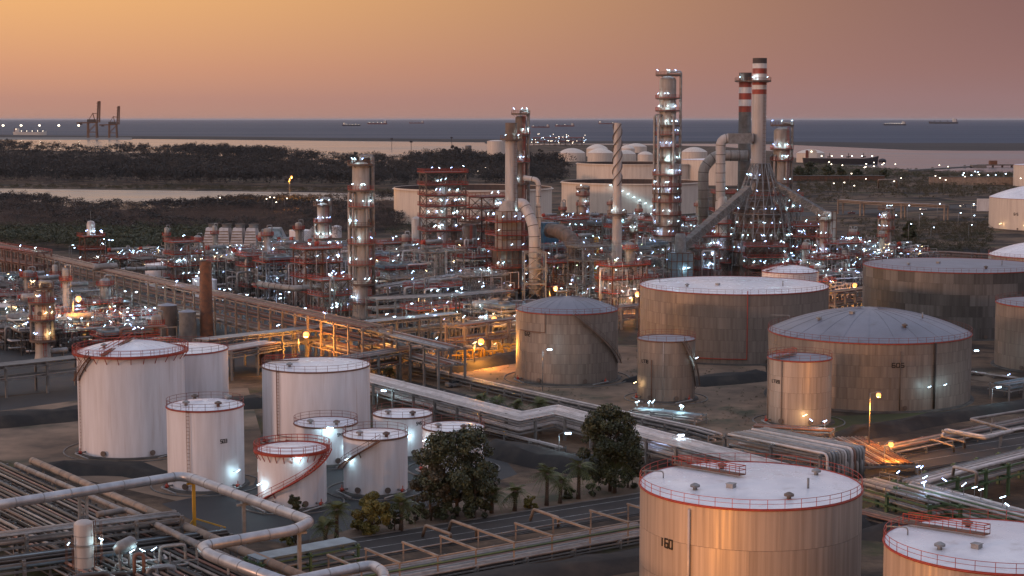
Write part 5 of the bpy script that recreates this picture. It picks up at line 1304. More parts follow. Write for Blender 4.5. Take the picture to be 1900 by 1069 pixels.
def free(x, y, rad):
    for ox, oy, r in obst:
        if (ox - x) ** 2 + (oy - y) ** 2 < (r + rad) ** 2: return False
    p = Vector((x, y, 0))
    for pts, z, hw in RACKLINES:
        W_ = [Vector((q.x, q.y, 0)) for q in pz(pts, z)]
        for a, b in zip(W_[:-1], W_[1:]):
            if seg_dist(p, a, b) < rad + hw: return False
    return True
PIPEM = ['galv', 'pipe', 'pipew', 'galv', 'piped', 'piper', 'galv', 'pipew']
def pipework(parent, w, d, H, nbig, nsmall, lows=0.4):
    for i in range(nbig):
        x, y = rm_.uniform(-w / 2, w / 2), rm_.uniform(-d / 2 - 1.5, d / 2); z = rm_.uniform(lows, H); L = rm_.uniform(3, w)
        x2 = max(-w / 2 - 3, min(w / 2 + 3, x + rm_.choice((-1, 1)) * L)); r = rm_.uniform(0.16, 0.42)
        pts = rm_.choice(([(x, y, 0.1), (x, y, z), (x2, y, z), (x2, y, 0.1)], [(x, y, 0.1), (x, y, z), (x2, y, z), (x2, y + d * .4, z)], [(x, y, z * .4), (x, y, z + 1.4), (x + 1.2, y, z + 1.4), (x + 1.2, y, z * .3)]))
        mb = MB(); mb.tube(fillet(pts, r * 2.2, 2), r, 6); ob('pipe', mb, V[rm_.choice(PIPEM)], parent)
    if nsmall:
        mb = MB()
        for i in range(nsmall):
            x, y = rm_.uniform(-w / 2 - 1, w / 2 + 1), rm_.uniform(-d / 2 - 2, d / 2 + 1); z = rm_.uniform(lows, H); L = rm_.uniform(1, 6); r = rm_.uniform(0.06, 0.14)
            k = rm_.random()
            if k < .4: mb.tube([(x, y, 0.05), (x, y, z)], r, 4, caps=False)
            elif k < .75: mb.tube([(x, y, z), (x + L, y, z), (x + L, y, max(0.05, z - L))], r, 4, caps=False)
            else: mb.tube([(x, y, z), (x, y + L, z), (x, y + L, z + 1)], r, 4, caps=False)
        ob('small_pipework', mb, V[rm_.choice(('galv', 'pipew', 'piped', 'galv', 'pipe', 'galv'))], parent, kind='stuff')
COLW = {'brown': 'brown', 'galv': 'grey', 'rust': 'rusty', 'conc': 'drab'}
def module(x, y, w, d, H, nl, lampn, rz=RZ, lampk=('lampw', 'lampw', 'lampb'), fm=None):
    fm = fm or rm_.choice(('brown', 'galv', 'galv', 'conc', 'rust'))
    zs = [H * (i + 1) / nl for i in range(nl)]
    lb = '%s %s deck steel platform' % (COLW[fm], ['one', 'two', 'three', 'four'][nl - 1])
    t = steel_frame('platform_structure', lb, (x, y, 0), rz, w, d, zs, fm, nx=max(1, int(w / 7)), brace=True, cat='steel structure', decks=[z for i, z in enumerate(zs) if i == nl - 1 or rm_.random() < .75], post=0.34, railm=rm_.choice(('red', 'red', 'galv', 'pipe')), group='steel platform structures of the process units', auto=lb)
    pipework(t, w, d, H + 2.5, 9, 110)
    for i in range(lampn):
        z = rm_.choice(zs); lamp_part(t, (rm_.uniform(-w / 2, w / 2), rm_.choice((-1, -1, 1)) * (d / 2 + .5), z + .3), rm_.choice(lampk), rm_.uniform(-.8, .8), rm_.uniform(.7, 1.2), rm_.choice((-.7, .4, .9)), rm_.uniform(1.8, 2.6), 0.26)
    # things standing on and in it
    top = zs[-1] + 0.45
    c, s = math.cos(rz), math.sin(rz)
    def at(a, b, z): return (x + a * c - b * s, y + a * s + b * c, z)
    k = rm_.random()
    if k < .28 and w > 12: equip('ff', at(0, 0, top), rz)
    elif k < .42: equip('hv', at(0, rm_.uniform(-1, 1), top), rz)
    elif k < .62: equip('ex', at(-w * .15, 0, top), rz)
    elif k < .74: equip('vv', at(w * .2, 0, top), rz)
    if nl > 1 and rm_.random() < .35: equip(rm_.choice(('hv', 'ex')), at(rm_.uniform(-1, 1), 0, zs[0] + .45), rz)
    if rm_.random() < .5: equip('pp', at(rm_.uniform(-w / 3, w / 3), -d / 2 - 2.2, 0.004), rz)
    return t
PA = [(190, 488), (420, 478), (520, 482), (640, 476), (760, 478), (900, 520), (935, 560), (880, 596), (700, 604), (560, 572), (430, 540), (250, 520)]
PB = [(990, 448), (1340, 442), (1350, 520), (1185, 545), (1180, 585), (1010, 560), (985, 500)]
PC = [(1440, 478), (1600, 464), (1720, 480), (1600, 500), (1560, 560), (1470, 560)]
PD = [(-20, 530), (130, 535), (360, 590), (560, 640), (400, 650), (150, 660), (-20, 672)]
PE = [(700, 604), (880, 600), (960, 600), (960, 630), (840, 650), (760, 640)]
for px, pyb, pyt, w, d, fm, lb in ((340, 538, 450, 9, 8, 'galv', 'tall cross braced frame behind the rust brown stack'), (470, 520, 468, 13, 8, 'rust', 'broad red decked frame in front of the cooling tower'), (588, 566, 462, 12, 9, 'rust', 'tall red decked frame left of the brightly lit column'), (612, 606, 520, 8, 8, 'brown', 'brown frame near the foot of the brightly lit column, left'), (735, 512, 452, 15, 8, 'rust', 'lamp crowned frame right of the brightly lit column'), (905, 512, 366, 11, 9, 'rust', 'tall red frame between the steel tower and the furnace'), (1050, 505, 408, 13, 9, 'galv', 'grey frame behind the curved duct'), (1300, 520, 440, 9, 9, 'galv', 'grey frame left of the tall pale duct'), (1490, 500, 425, 12, 9, 'brown', 'brown frame right of the boiler platforms'), (1560, 520, 452, 12, 9, 'galv', 'grey frame with flat top before the scrub')):
    Yq = FPX * CAMZ / (pyb - HOR); Xq = XW(px, Yq); Hq = ZH(pyt, Yq); kq = max(3, int(Hq / 4)); zq = [Hq * (i + 1) / kq for i in range(kq)]
    tq = steel_frame('braced_tower', lb, (Xq, Yq, 0), RZ, w, d, zq, fm, nx=2, brace='x', decks=zq, lamps=kq * 3, post=.36, cat='steel frame')
    pipework(tq, w, d, Hq, 10, 120)
    mb = MB(); mb.lathe([(1.4, .3), (1.4, Hq * .8), (.9, Hq * .8 + .8), (0, Hq * .8 + 1)], 18, (w * .2, 0, 0)); ob('inner_vessel', mb, V['vessel'], tq)
    obst.append((Xq, Yq, 6.5))
va, vb = Vector((0.835, 0.55, 0)), Vector((0.55, -0.835, 0))
o0 = G(640, 560)
nm = 0
for i in range(-16, 22):
    for j in range(-14, 14):
        p = o0 + va * (i * 17.5 + rm_.uniform(-2.5, 2.5)) + vb * (j * 14.5 + rm_.uniform(-2, 2))
        if p.y < 200: continue
        px, py = project(p)
        w, d = rm_.uniform(10, 15), rm_.uniform(6.5, 9)
        if inside(PA, px, py): H, nl, ln = rm_.choice(((10, 2), (13, 3), (17, 4), (8, 2), (12, 3), (15, 3))) + (5,)
        elif inside(PB, px, py): H, nl, ln = rm_.choice(((12, 3), (16, 4), (9, 2), (18, 4), (13, 3))) + (6,)
        elif inside(PC, px, py): H, nl, ln = rm_.choice(((7, 2), (9, 2), (5, 1))) + (4,)
        elif inside(PD, px, py): H, nl, ln = rm_.choice(((5, 1), (7, 2), (6, 2), (4, 1))) + (4,)
        elif inside(PE, px, py): H, nl, ln = rm_.choice(((5, 1), (6, 2), (7, 2))) + (4,)
        else: continue
        if (255 < px < 335 and py > 528) or (340 < px < 412 and py > 545): continue
        sky_y = [478, 474, 470, 466, 464, 450, 452, 456, 450, 436, 405, 398, 400, 420, 432, 468, 482, 486, 490][max(0, min(18, int(px / 100)))]
        H = min(H, max(3.5, ZH(sky_y, p.y) - 2.0)); nl = min(nl, max(1, int(H / 3)))
        if 625 < px < 730 and py > 550: H = min(H, 4.0); nl = 1
        green_ = inside(PB, px, py)
        if not free(p.x, p.y, 6.0):
            # a gap: leave low kit there if there is room for it
            if free(p.x, p.y, 2.5):
                if rm_.random() < .6: equip(rm_.choice(('hv', 'ex', 'vv', 'pp', 'ex')), (p.x, p.y, 0.004), RZ)
            continue
        module(p.x, p.y, w, d, H, nl, ln, lampk=('lampw', 'lampg', 'lampb', 'lampw') if green_ else ('lampw', 'lampw', 'lampb', 'lampw', 'lampy'))
        nm += 1
        q = p + vb * 7.4 + va * rm_.uniform(-3, 3)
        if free(q.x, q.y, 1.0):
            b_ = '%s pipe thicket' % rm_.choice(('low tangled', 'dense grey', 'rusty'))
            t_ = thing('pipe_thicket', b_, 'pipework', (q.x, q.y, 0), RZ, 'pipe thickets between the process units', b_)
            pipework(t_, 14, 3, min(rm_.uniform(4, 9), H), 6, 110)
            for k_ in range(2): lamp_part(t_, (rm_.uniform(-6, 6), rm_.uniform(-2, 2), 0.1), rm_.choice(('lampw', 'lampb', 'lampw', 'lampy')), rm_.uniform(-.8, .8), rm_.uniform(.7, 1.2), rm_.choice((-.7, .4, .9)), rm_.uniform(3, 7), 0.26)
        q = p + va * 8.7
        if free(q.x, q.y, 1.5) and rm_.random() < .45: equip(rm_.choice(('vv', 'pp', 'ex')), (q.x, q.y, 0.004), RZ + rm_.choice((0, PI / 2)))
print('modules', nm)
# named bigger kit seen in the photograph
big_pipe('overhead_pipe', [G(480, 527, 9), G(545, 536, 9), G(645, 528, 9)], 0.95, 'thick buff pipe with a wide elbow above the units', 'pipe', cat='pipe', rad=4)
big_pipe('overhead_pipe', [G(575, 458, 16), G(650, 462, 16)], 0.8, 'rusty overhead pipe left of the brightly lit column', 'piper', cat='pipe')
big_pipe('overhead_pipe', [G(233, 500, 10), G(310, 497, 10)], 0.7, 'long silver pipe above the half shaded white tank', 'galv', cat='pipe')
t = thing('settling_hood', 'tapered grey exhaust hood in front of the fan shaped duct', 'duct', (XW(1065, 560), 560, 0), 0.1)
mb = MB(); mb.box((0, 0, 3.6), (9, 6, 7), 0, 0, 0.45); ob('hood', mb, V['galv'], t)
mb = MB(); mb.lathe([(1.9, 0), (1.9, 3)], 16, (0, 0, 6.8)); ob('collar', mb, V['pipe'], t)
big_pipe('curved_duct', [(XW(1065, 560), 560, 9.5), (XW(1065, 560), 560, 19), (XW(1040, 566), 566, 22), (XW(1018, 570), 570, 22)], 2.5, 'fat brown duct curving like a fan above the exhaust hood', 'brown', rad=6)
t = thing('control_box', 'blue clad cabin on the units right of the furnace', 'building', (XW(1015, 590), 590, 0), RZ); mb = MB(); mb.box((0, 0, 20), (6.5, 5, 7)); ob('cabin', mb, V['blue'], t); mb = MB(); [mb.beam((a, b, 0), (a, b, 16.5), 0.4) for a in (-2.8, 2.8) for b in (-2, 2)]; ob('legs', mb, V['galv'], t)
t = thing('shed', 'grey blue shed roof among the units left of the red steel tower', 'building', (XW(738, 560), 575, 0), RZ); mb = MB(); mb.box((0, 0, 3.2), (15, 9, 6.4)); ob('wall', mb, V['conc'], t); mb = MB(); mb.box((0, 0, 6.7), (16.5, 10.5, 0.5)); ob('roof', mb, V['bluegrey'], t)
t = thing('shed', 'pale sheet roofed shed at the left edge under the orange rack', 'building', (XW(8, 480), 480, 0), RZ); mb = MB(); mb.box((0, 0, 3), (9, 8, 6)); ob('wall', mb, V['bluegrey'], t); mb = MB(); mb.box((0, 0, 6.2), (10, 9, 0.35)); ob('roof', mb, V['pipew'], t)
t = thing('shelter', 'red roofed open shelter in front of the concrete pipe rack', 'shelter', G(868, 590), 0.1)
mb = MB(); mb.box((0, 0, 5.2), (17, 6, 0.4)); ob('roof', mb, V['red'], t)
mb = MB(); mb.rail([(-8.5, -3, 1.5), (8.5, -3, 1.5)], 1.2, 1.5, 0.07); mb.box((0, -3, 1.3), (17, .1, .9)); ob('railing', mb, V['red'], t)
for a in (-8, -2.7, 2.7, 8):
    for b in (-2.7, 2.7): mb = MB(); mb.beam((a, b, 0), (a, b, 5), .25); ob('post', mb, V['rust'], t)
for a in (-5, 0, 5): lamp_part(t, (a, -2, 2.6), 'lampw', 0, 1.4, 0.1, 1.6, .3)
t = thing('tall_frame', 'red braced tower frame with a small drum on top, left edge beyond the rack', 'steel tower', G(171, 512), RZ)
steel_frame('x', '', (0, 0, 0), 0, 7, 6, (5, 10, 15), 'rust', brace='x', decks=(5, 10, 15), lamps=8, parent=t)
mb = MB(); mb.lathe([(1.6, 15.5), (1.6, 20), (1.2, 21), (0, 21.3)], 18); ob('drum', mb, V['pipew'], t); mb = MB(); mb.beam((0, 0, 21.3), (0, 0, 25), .15); ob('mast', mb, V['galv'], t)
o = equip('hv', G(195, 505, 10.4), RZ, 1)
# white upright vessel and valve gear, bottom left corner
t = thing('vertical_vessel', 'clad upright vessel with a caged ladder in the bottom left corner', 'vessel', G(158, 1085), 0.2)
mb = MB(); mb.lathe([(1.25, 0), (1.25, 8.0)] + [(1.25 * math.cos(i * PI / 12), 8.0 + .6 * math.sin(i * PI / 12)) for i in range(1, 7)], 24); ob('shell', mb, V['stackc'], t)
mb = MB(); shell_rings(mb, 1.25, 1, 8, 1.3, .06); mb.ring(1.3, 5.4, .12, 24, 4); ob('shell_rings', mb, V['galv'], t, kind='stuff')
caged_ladder(t, 1.25, -1.2, 1, 6.5, 'rust'); caged_ladder(t, 1.25, 1.2, 1, 8.5, 'rust')
lamp_part(t, (-1.9, -1, 5.0), 'lampw', .5, .7, .8, .8, .35); lamp_part(t, (2.2, -1, 5.4), 'lampw', .2, .9, -.5, .8, .3)
t = thing('valve_skid', 'silver valve and pipe skid lit blue in the bottom left corner', 'pipe skid', G(240, 1085), 0.4)
pipework(t, 9, 5, 4.5, 14, 30)
mb = MB(); mb.tube([(-1.8, 0, 4.6), (-1.0, 0, 5.0), (0.6, 0, 5.6), (1.0, 0, 5.8)], [.5, .9, .9, .4], 14); ob('filter_body', mb, V['galv'], t)
for a in (1.5, 3.0, 0.2): lamp_part(t, (a, -1.5, 3.6), 'lampw', -.4, 1.3, rm_.choice((-.5, .6)), 1.2, .22)
# ------------------------------------------------------------------ lamps on posts
rl_ = random.Random(3)
def lamp_post(loc, h, kind, label=None, auto=None, group=None, arm=1.2, head=(0.9, 0.35, 0.22), power=0, name='lamp_post', pm='galv', color=(1, .38, .05)):
    power = power * 2.2
    t = thing(name, label, 'lamp post', loc, rl_.uniform(-.6, .6), group, auto)
    mb = MB(); mb.tube([(0, 0, 0), (0, 0, h)], [0.13, 0.07], 6); ob('pole', mb, V[pm], t)
    mb = MB(); mb.tube([(0, 0, h), (arm * .6, 0, h + .25), (arm, 0, h + .3)], 0.05, 4); ob('arm', mb, V[pm], t)
    hd = MB(); hd.box((arm + head[0] * .4, 0, h + .32), (head[0], head[1], .1)); o = ob('lamp_head', hd, V['galv'], t)
    bl = MB()
    if kind == 'lamps': q = head[0] * .5; bl.lathe([(q * math.sin(i * PI / 8) + 1e-7, -q * math.cos(i * PI / 8)) for i in range(9)], 12, (arm + head[0] * .4, 0, h + .25 - q), sharp=9)
    else: bl.box((arm + head[0] * .4, 0, h + .27 - head[2] / 2), (head[0] * .9, head[1] * .9, head[2]))
    ob('bulb', bl, V[kind], o)
    if not power and kind in ('lampw', 'lampb') and loc[1] < 700: lamp_light(o, kind, 320, (arm, 0, h - .4))
    if power:
        l = bpy.data.objects.new('lamp_light', bpy.data.lights.new('lamp_light', 'POINT')); COL.objects.link(l); l.parent = t; l.location = (arm + .3, 0, h - 1.9)
        l.data.energy = power; l.data.color = color; l.data.shadow_soft_size = 0.35
    return t
for (px, py, h, pw, lb) in ((137, 632, 12, 2600, 'brightest sodium lamp, below the orange rack at the left'), (555, 686, 9, 7000, 'sodium lamp beside the fan of drop pipes'), (687, 672, 8, 3500, 'sodium lamp behind the dark topped pipe rack'), (1020, 580, 8, 5000, 'sodium lamp at the foot of the flue duct'), (1172, 585, 7, 5000, 'sodium lamp left of the very wide brown tank'), (1612, 842, 11, 5000, 'sodium lamp on a tall post before the tank numbered 605'), (538, 388, 22, 26000, 'lone tall sodium mast by the lake'), (880, 684, 7, 5500, 'sodium lamp over the yellow pipe manifold'), (905, 636, 7, 4500, 'sodium lamp among the orange frames'), (1575, 560, 6, 4000, 'sodium lamp in the gap left of the patched tank'), (1640, 878, 5, 900, 'low sodium lamp over the rusty comb of pipes'), (1080, 1290, 9, 8800, 'sodium lamp post standing before the tank numbered 160')):
    lamp_post(G(px, py), h, 'lamps', lb, power=pw, head=(1.5 if py < 700 else .9, 1.0 if py < 700 else .7, .7 if py < 700 else .5))
for (px, py, h, lb) in ((1007, 725, 9, 'twin headed lamp post in front of the ribbed tank'), (1798, 690, 5, 'white lamp post right of the wide dome'), (1037, 858, 5, 'white lamp post beside the dark bank and palms'), (598, 868, 7, 'white lamp post behind the small red rimmed tank'), (390, 762, 5, 'white lamp post between the tallest tank and tank 503'), (1840, 765, 5, 'white lamp post at the right edge'), (645, 720, 5, 'white lamp post behind the wide white tank'), (1247, 862, 5, 'white tube lamp left of the tank numbered 160'), (1205, 850, 4, 'blue white lamp in front of the tall dark tree'), (700, 760, 4, 'white lamp post right of the wide white tank'), (555, 800, 6, 'white lamp post in front of the wide white tank')):
    lamp_post(G(px, py), h, 'lampw' if px not in (1205,) else 'lampb', lb, power=0, head=(1.1, .4, .3))
lp = bpy.data.objects['lamp_post.011'] if 'lamp_post.011' in bpy.data.objects else None
if lp: mb = MB(); mb.box((-1.3, 0, 9.15), (.8, .35, .3)); ob('second_bulb', mb, V['lampw'], lp)
# white lamp clusters between the units
cl = [(20, 470, 210, 500, 6), (430, 470, 640, 545, 30), (640, 480, 780, 570, 16), (1000, 455, 1215, 520, 34), (1440, 480, 1600, 545, 24), (1590, 488, 1730, 502, 16), (20, 560, 300, 640, 26), (300, 560, 640, 640, 16), (700, 590, 900, 640, 8), (900, 560, 1180, 590, 10)]
for x0, y0, x1, y1, k in cl:
    for i in range(k):
        p = G(rl_.uniform(x0, x1), rl_.uniform(y0, y1))
        if free(p.x, p.y, .5): lamp_post(p, rl_.uniform(4, 11), rl_.choice(('lampw', 'lampw', 'lampb')), 'white lamp post among the process units', 'slim white lamp post', 'white lamps among the process units', head=(rl_.uniform(.5, .9), .2, .16))
for (x0, y0, x1, y1, k, kind) in ((1490, 340, 1900, 372, 14, 'lampf'), (1480, 318, 1760, 330, 14, 'lampf'), (1640, 395, 1830, 460, 12, 'lampw'), (1760, 340, 1900, 345, 9, 'lampw'), (400, 395, 660, 402, 6, 'lampf'), (870, 325, 970, 336, 6, 'lampf'), (1350, 320, 1440, 400, 5, 'lampw')):
    for i in range(k):
        p = G(rl_.uniform(x0, x1), rl_.uniform(y0, y1)); s = p.y / 900
        lamp_post(p, rl_.uniform(8, 12), kind, 'far lamp post on the plain', 'far plain lamp post', 'lamp posts on the far plain', head=(.5 * s, .4 * s, .34 * s))
for px in (5, 38, 72, 108, 145): lamp_post(G(px, 258), 42, 'lampf', 'tall quay lamp mast', 'tall quay mast lamp', 'quay lamp masts', head=(5, 4, 3.2))
for i in range(46):
    px = rl_.uniform(985, 1088); p = G(px, rl_.uniform(268, 274)); lamp_post(p, rl_.uniform(8, 26), 'lampf' if i % 3 else 'lampw', 'terminal lamp', 'small terminal lamp', 'lamps of the far sea terminal', head=(1.0, .8, .7))
steel_frame('terminal_frame', 'dark pipe frame of the far sea terminal under its lamps', G(1035, 270), 0.05, 110, 20, (9, 17), 'brown', nx=9, post=1.0, decks=(9, 17), cat='steel frame')
# ------------------------------------------------------------------ trees near the camera
def leaf_mesh(name, clumps, n, size, m, seed, flat=0.35, droop=0.0):
    r = np.random.RandomState(seed); k = len(clumps); C = np.array(clumps)
    w = C[:, 3] ** 2; idx = r.choice(k, n, p=w / w.sum())
    d = r.normal(size=(n, 3)); d /= np.linalg.norm(d, axis=1)[:, None]
    rad = C[idx, 3] * r.uniform(0.35, 1.0, n) ** 0.5
    P = C[idx, :3] + d * rad[:, None] * np.array([1, 1, 0.8]); P[:, 2] -= droop * rad * 0.4
    nr = d * 0.6 + r.normal(size=(n, 3)) * 0.7; nr /= np.linalg.norm(nr, axis=1)[:, None]
    a = np.cross(nr, r.normal(size=(n, 3))); a /= np.linalg.norm(a, axis=1)[:, None]
    b = np.cross(nr, a); s = size * r.uniform(0.6, 1.4, n)
    a *= s[:, None]; b *= (s * flat * 1.6)[:, None]
    v = np.stack([P - a, P - b * 0.9, P + a, P + b * 0.9], 1).reshape(-1, 3)
    return v
def np_mesh(name, v, m, K=4):
    n = len(v) // K; me = bpy.data.meshes.new(name)
    me.vertices.add(len(v)); me.vertices.foreach_set('co', v.astype(np.float32).ravel())
    me.loops.add(n * K); me.loops.foreach_set('vertex_index', np.arange(n * K, dtype=np.int32))
    me.polygons.add(n); me.polygons.foreach_set('loop_start', np.arange(0, n * K, K, dtype=np.int32)); me.polygons.foreach_set('loop_total', np.full(n, K, dtype=np.int32))
    me.materials.append(m); me.update(calc_edges=True)
    return me
def tree(loc, h, w, label, m='leaf', n=5000, size=0.22, seed=1, trunk=0.22, name='broadleaf_tree', low=0.22, conic=0.0, ncl=26, droop=0.0):
    t = thing(name, label, 'tree', loc); r = random.Random(seed)
    cl = []
    for i in range(ncl):
        f = r.random() ** 0.8; z = h * (low + (0.93 - low) * f); a = r.uniform(0, 2 * PI)
        env = (w / 2) * ((1 - f) ** .7 if conic else math.sin(PI * (0.2 + 0.72 * f)) ** .7)
        q = env * math.sqrt(r.random()) * .85; cl.append((q * math.cos(a), q * math.sin(a), z, w * r.uniform(0.06, 0.15)))
    mb = MB(); mb.tube([(0, 0, -.1), (r.uniform(-.2, .2), 0, h * .3), (r.uniform(-.4, .4), .2, h * .6), (0, 0, h * .88)], [h * trunk * .1, h * trunk * .08, h * trunk * .05, .04], 8)
    for c in cl[::2]:
        z0 = max(h * .15, c[2] - h * .25); mb.tube([(0, 0, z0), (c[0] * .5, c[1] * .5, (z0 + c[2]) / 2), c[:3]], [h * trunk * .03, h * trunk * .02, .03], 5)
    ob('trunk', mb, V['bark'], t)
    ob('crown', np_mesh('crown', leaf_mesh('crown', cl, n, size, m, seed, droop=droop), V[m]), None, t)
    return t
tree(G(848, 958), 13.6, 14.5, 'big dark broadleaf tree hiding the rightmost small white tank', n=17000, size=.23, seed=4, ncl=64, low=.16)
tree(G(880, 962), 8.5, 7.5, 'lower dark tree filling the right side under the big dark tree', n=5000, size=.24, seed=14, ncl=22, low=.1)
tree(G(800, 966), 8.5, 7.5, 'lower brown leaved tree at the left foot of the big dark tree', 'leafb', n=5200, size=.22, seed=15, ncl=30, low=.1)
tree(G(1132, 912), 14.4, 12.0, 'tall dark tree rising in front of the white pipe rack', n=15000, size=.24, seed=23, ncl=70, low=.14)
tree(G(1165, 905), 8, 6.0, 'shorter dark tree on the right of the tall dark tree', n=3500, size=.22, seed=19, ncl=18, low=.1)
tree(G(548, 1008), 7.4, 3.8, 'narrow brown green cypress beside the red rimmed tank', n=4500, size=.16, seed=5, low=.08, name='cypress_tree')
tree(G(692, 990), 6.2, 6.2, 'rounded olive yellow weeping bush before the pinkish white tank', 'leafy', n=9500, size=.17, seed=6, low=.12, droop=1.0, ncl=40, name='weeping_tree')
tree(G(732, 984), 4.2, 3.6, 'dusky shrub behind the olive yellow bush', n=1800, size=.17, seed=7, low=.1, name='shrub')
for i, (x, y, h, w, m, lb) in enumerate(((770, 972, 3.4, 3.8, 'leaf', 'dark shrub left under the big dark tree'), (900, 958, 4.2, 4.2, 'leaf', 'dark shrub right under the big dark tree'), (985, 945, 2.2, 2.6, 'leafy', 'small olive shrub between the palms'), (1100, 920, 4.4, 4.2, 'leaf', 'dark shrub left under the tall dark tree'), (1175, 905, 4.0, 4.6, 'leaf', 'dark shrub right of the tall dark tree'), (830, 968, 3.0, 4.5, 'leaf', 'dark shrub at the foot of the big dark tree'), (535, 1012, 2.0, 2.4, 'leafy', 'small olive shrub at the foot of the cypress'), (1055, 925, 1.8, 2.6, 'leaf', 'low shrub between the tall palms'), (665, 985, 2.0, 2.6, 'leafy', 'small olive shrub left of the weeping bush'))):
    tree(G(x, y), h, w, lb, m, n=1800, size=.17, seed=80 + i, low=.06, name='shrub', ncl=18)
def palm(loc, h, cr, label, seed=1, nf=26, thick=.28):
    t = thing('palm_tree', label, 'palm tree', loc); r = random.Random(seed)
    mb = MB(); mb.tube([(0, 0, -.1), (.05, 0, h * .3), (.1, .05, h * .7), (.1, .05, h)], [thick * 1.35, thick, thick * .9, thick * 1.2], 8)
    for i in range(int(h / .35)): mb.ring(thick * 1.08, .3 + i * .35, .05, 8, 4, c=(.07, .03))
    ob('trunk', mb, V['bark'], t)
    sk = MB(); sk.lathe([(thick * 1.3, h - .9), (thick * 1.9, h - .2), (thick * 1.0, h + .3)], 10, (.1, .05, 0)); ob('dead_skirt', sk, V['brown'], t)
    fr = MB()
    for k in range(nf):
        a = r.uniform(0, 2 * PI); el = r.uniform(-.5, 1.25); L = cr * r.uniform(.8, 1.1)
        d = Vector((math.cos(a) * math.cos(el), math.sin(a) * math.cos(el), math.sin(el))); side = Vector((-math.sin(a), math.cos(a), 0))
        pts = []
        for i in range(6):
            f = i / 5; pts.append(Vector((.1, .05, h)) + d * L * f + Vector((0, 0, -cr * .55 * f * f)))
        fr.tube(pts, [.04, .035, .03, .025, .02, .01], 4)
        for i in range(1, 6):
            for j in (0, .5):
                f = min(5, i + j - .5); i0 = int(f); p = pts[i0].lerp(pts[min(5, i0 + 1)], f - i0); ll = cr * .38 * (1.15 - f / 5.5)
                for s in (-1, 1):
                    q = p + side * s * ll + d * ll * .55 + Vector((0, 0, -ll * .35)); fr.add([p, p + d * .13, q], [(0, 1, 2)])
    ob('crown', fr, V['palm'], t)
    return t
pls = [(603, 1008, 2.3, 2.1, 'short bright palm at the dirt verge, left of its taller twin'), (624, 1000, 4.2, 2.2, 'taller bright palm right behind the short palm on the verge'), (744, 985, 4.0, 2.4, 'bushy palm right of the olive yellow bush'), (912, 952, 3.0, 2.0, 'low palm at the right foot of the big dark tree'), (955, 948, 3.0, 2.0, 'low palm second to the right of the big dark tree'), (1014, 938, 5.0, 2.5, 'tall palm with full crown by the dark bank'), (1039, 934, 3.4, 1.9, 'slim palm just right of the tall full palm'), (1073, 926, 5.2, 2.7, 'leaning green palm left of the tall dark tree'), (1140, 915, 5.2, 2.8, 'palm in front of the tall dark tree'),
       (893, 752, 1.6, 1.8, 'leftmost of four small palms behind the white pipe rack'), (921, 758, 1.6, 1.9, 'second of four small palms behind the white pipe rack'), (957, 765, 1.6, 2.0, 'third of four small palms behind the white pipe rack'), (999, 768, 2.0, 2.6, 'largest of four small palms behind the white pipe rack'), (722, 700, 1.5, 1.7, 'small palm by the pipe rack legs, far left of the four'), (703, 695, 1.5, 1.5, 'smallest palm beside the orange lit legs')]
for i, (x, y, h, c, lb) in enumerate(pls): palm(G(x, y), h, c * 1.34, lb, i + 2, 34)
# ------------------------------------------------------------------ far woods as masses, and the single trees that stand out
def far_template(kind, seed):
    r = random.Random(seed)
    if kind == 'pine': cl = [(r.uniform(-.38, .38), r.uniform(-.38, .38), r.uniform(.5, .92), r.uniform(.10, .2)) for _ in range(11)] + [(0, 0, .3, .12)]
    elif kind == 'bare': cl = [(r.uniform(-.3, .3), r.uniform(-.3, .3), r.uniform(.15, .9), r.uniform(.1, .2)) for _ in range(10)]
    else: cl = [(r.uniform(-.5, .5), r.uniform(-.5, .5), r.uniform(.1, .7), r.uniform(.16, .3)) for _ in range(7)]
    n = {'pine': 150, 'bare': 125, 'scrub': 70}[kind]
    return leaf_mesh('t', cl, n, {'pine': .060, 'bare': .046, 'scrub': .10}[kind], None, seed, flat=.5 if kind != 'bare' else .22).reshape(-1, 4, 3)[:, :3].reshape(-1, 3)
TPL = {k: [far_template(k, s) for s in range(5)] for k in ('pine', 'bare', 'scrub')}
def wood(name, label, poly, count, kind, hr, mat_, seed, cat='woodland', clump=None, wide=1.0):
    r = random.Random(seed); xs = [p[0] for p in poly]; ys = [p[1] for p in poly]; parts = []; k = 0; tries = 0
    lakep = [(x, y) for x, y in LAKE]
    while k < count and tries < count * 12:
        tries += 1
        x, y = r.uniform(min(xs), max(xs)), r.uniform(min(ys), max(ys))
        if not inside(poly, x, y) or inside(lakep, x, y): continue
        p = G(x, y)
        if clump and math.sin(p.x * clump) * math.cos(p.y * clump * .6 + p.x * clump * .4) < r.uniform(-.9, .5): continue
        h = r.uniform(*hr); a = r.uniform(0, 6.28); v = TPL[kind][k % 5]
        c, s = math.cos(a), math.sin(a); ww = h * wide * r.uniform(.8, 1.3)
        q = np.empty_like(v); q[:, 0] = (v[:, 0] * c - v[:, 1] * s) * ww + p.x; q[:, 1] = (v[:, 0] * s + v[:, 1] * c) * ww + p.y; q[:, 2] = v[:, 2] * h + p.z
        parts.append(q); k += 1
    me = np_mesh(name, np.concatenate(parts), V[mat_], 3)
    o = ob(name, me, None, kind='stuff'); tag(o, label, cat)
    return o
wood('pine_wood', 'dark far pine wood along the harbour shore', [(-40, 277), (300, 286), (480, 293), (600, 309), (760, 309), (860, 302), (910, 318), (1050, 320), (1040, 334), (740, 350), (-40, 340)], 2300, 'pine', (7, 17), 'pine', 1, clump=.004)
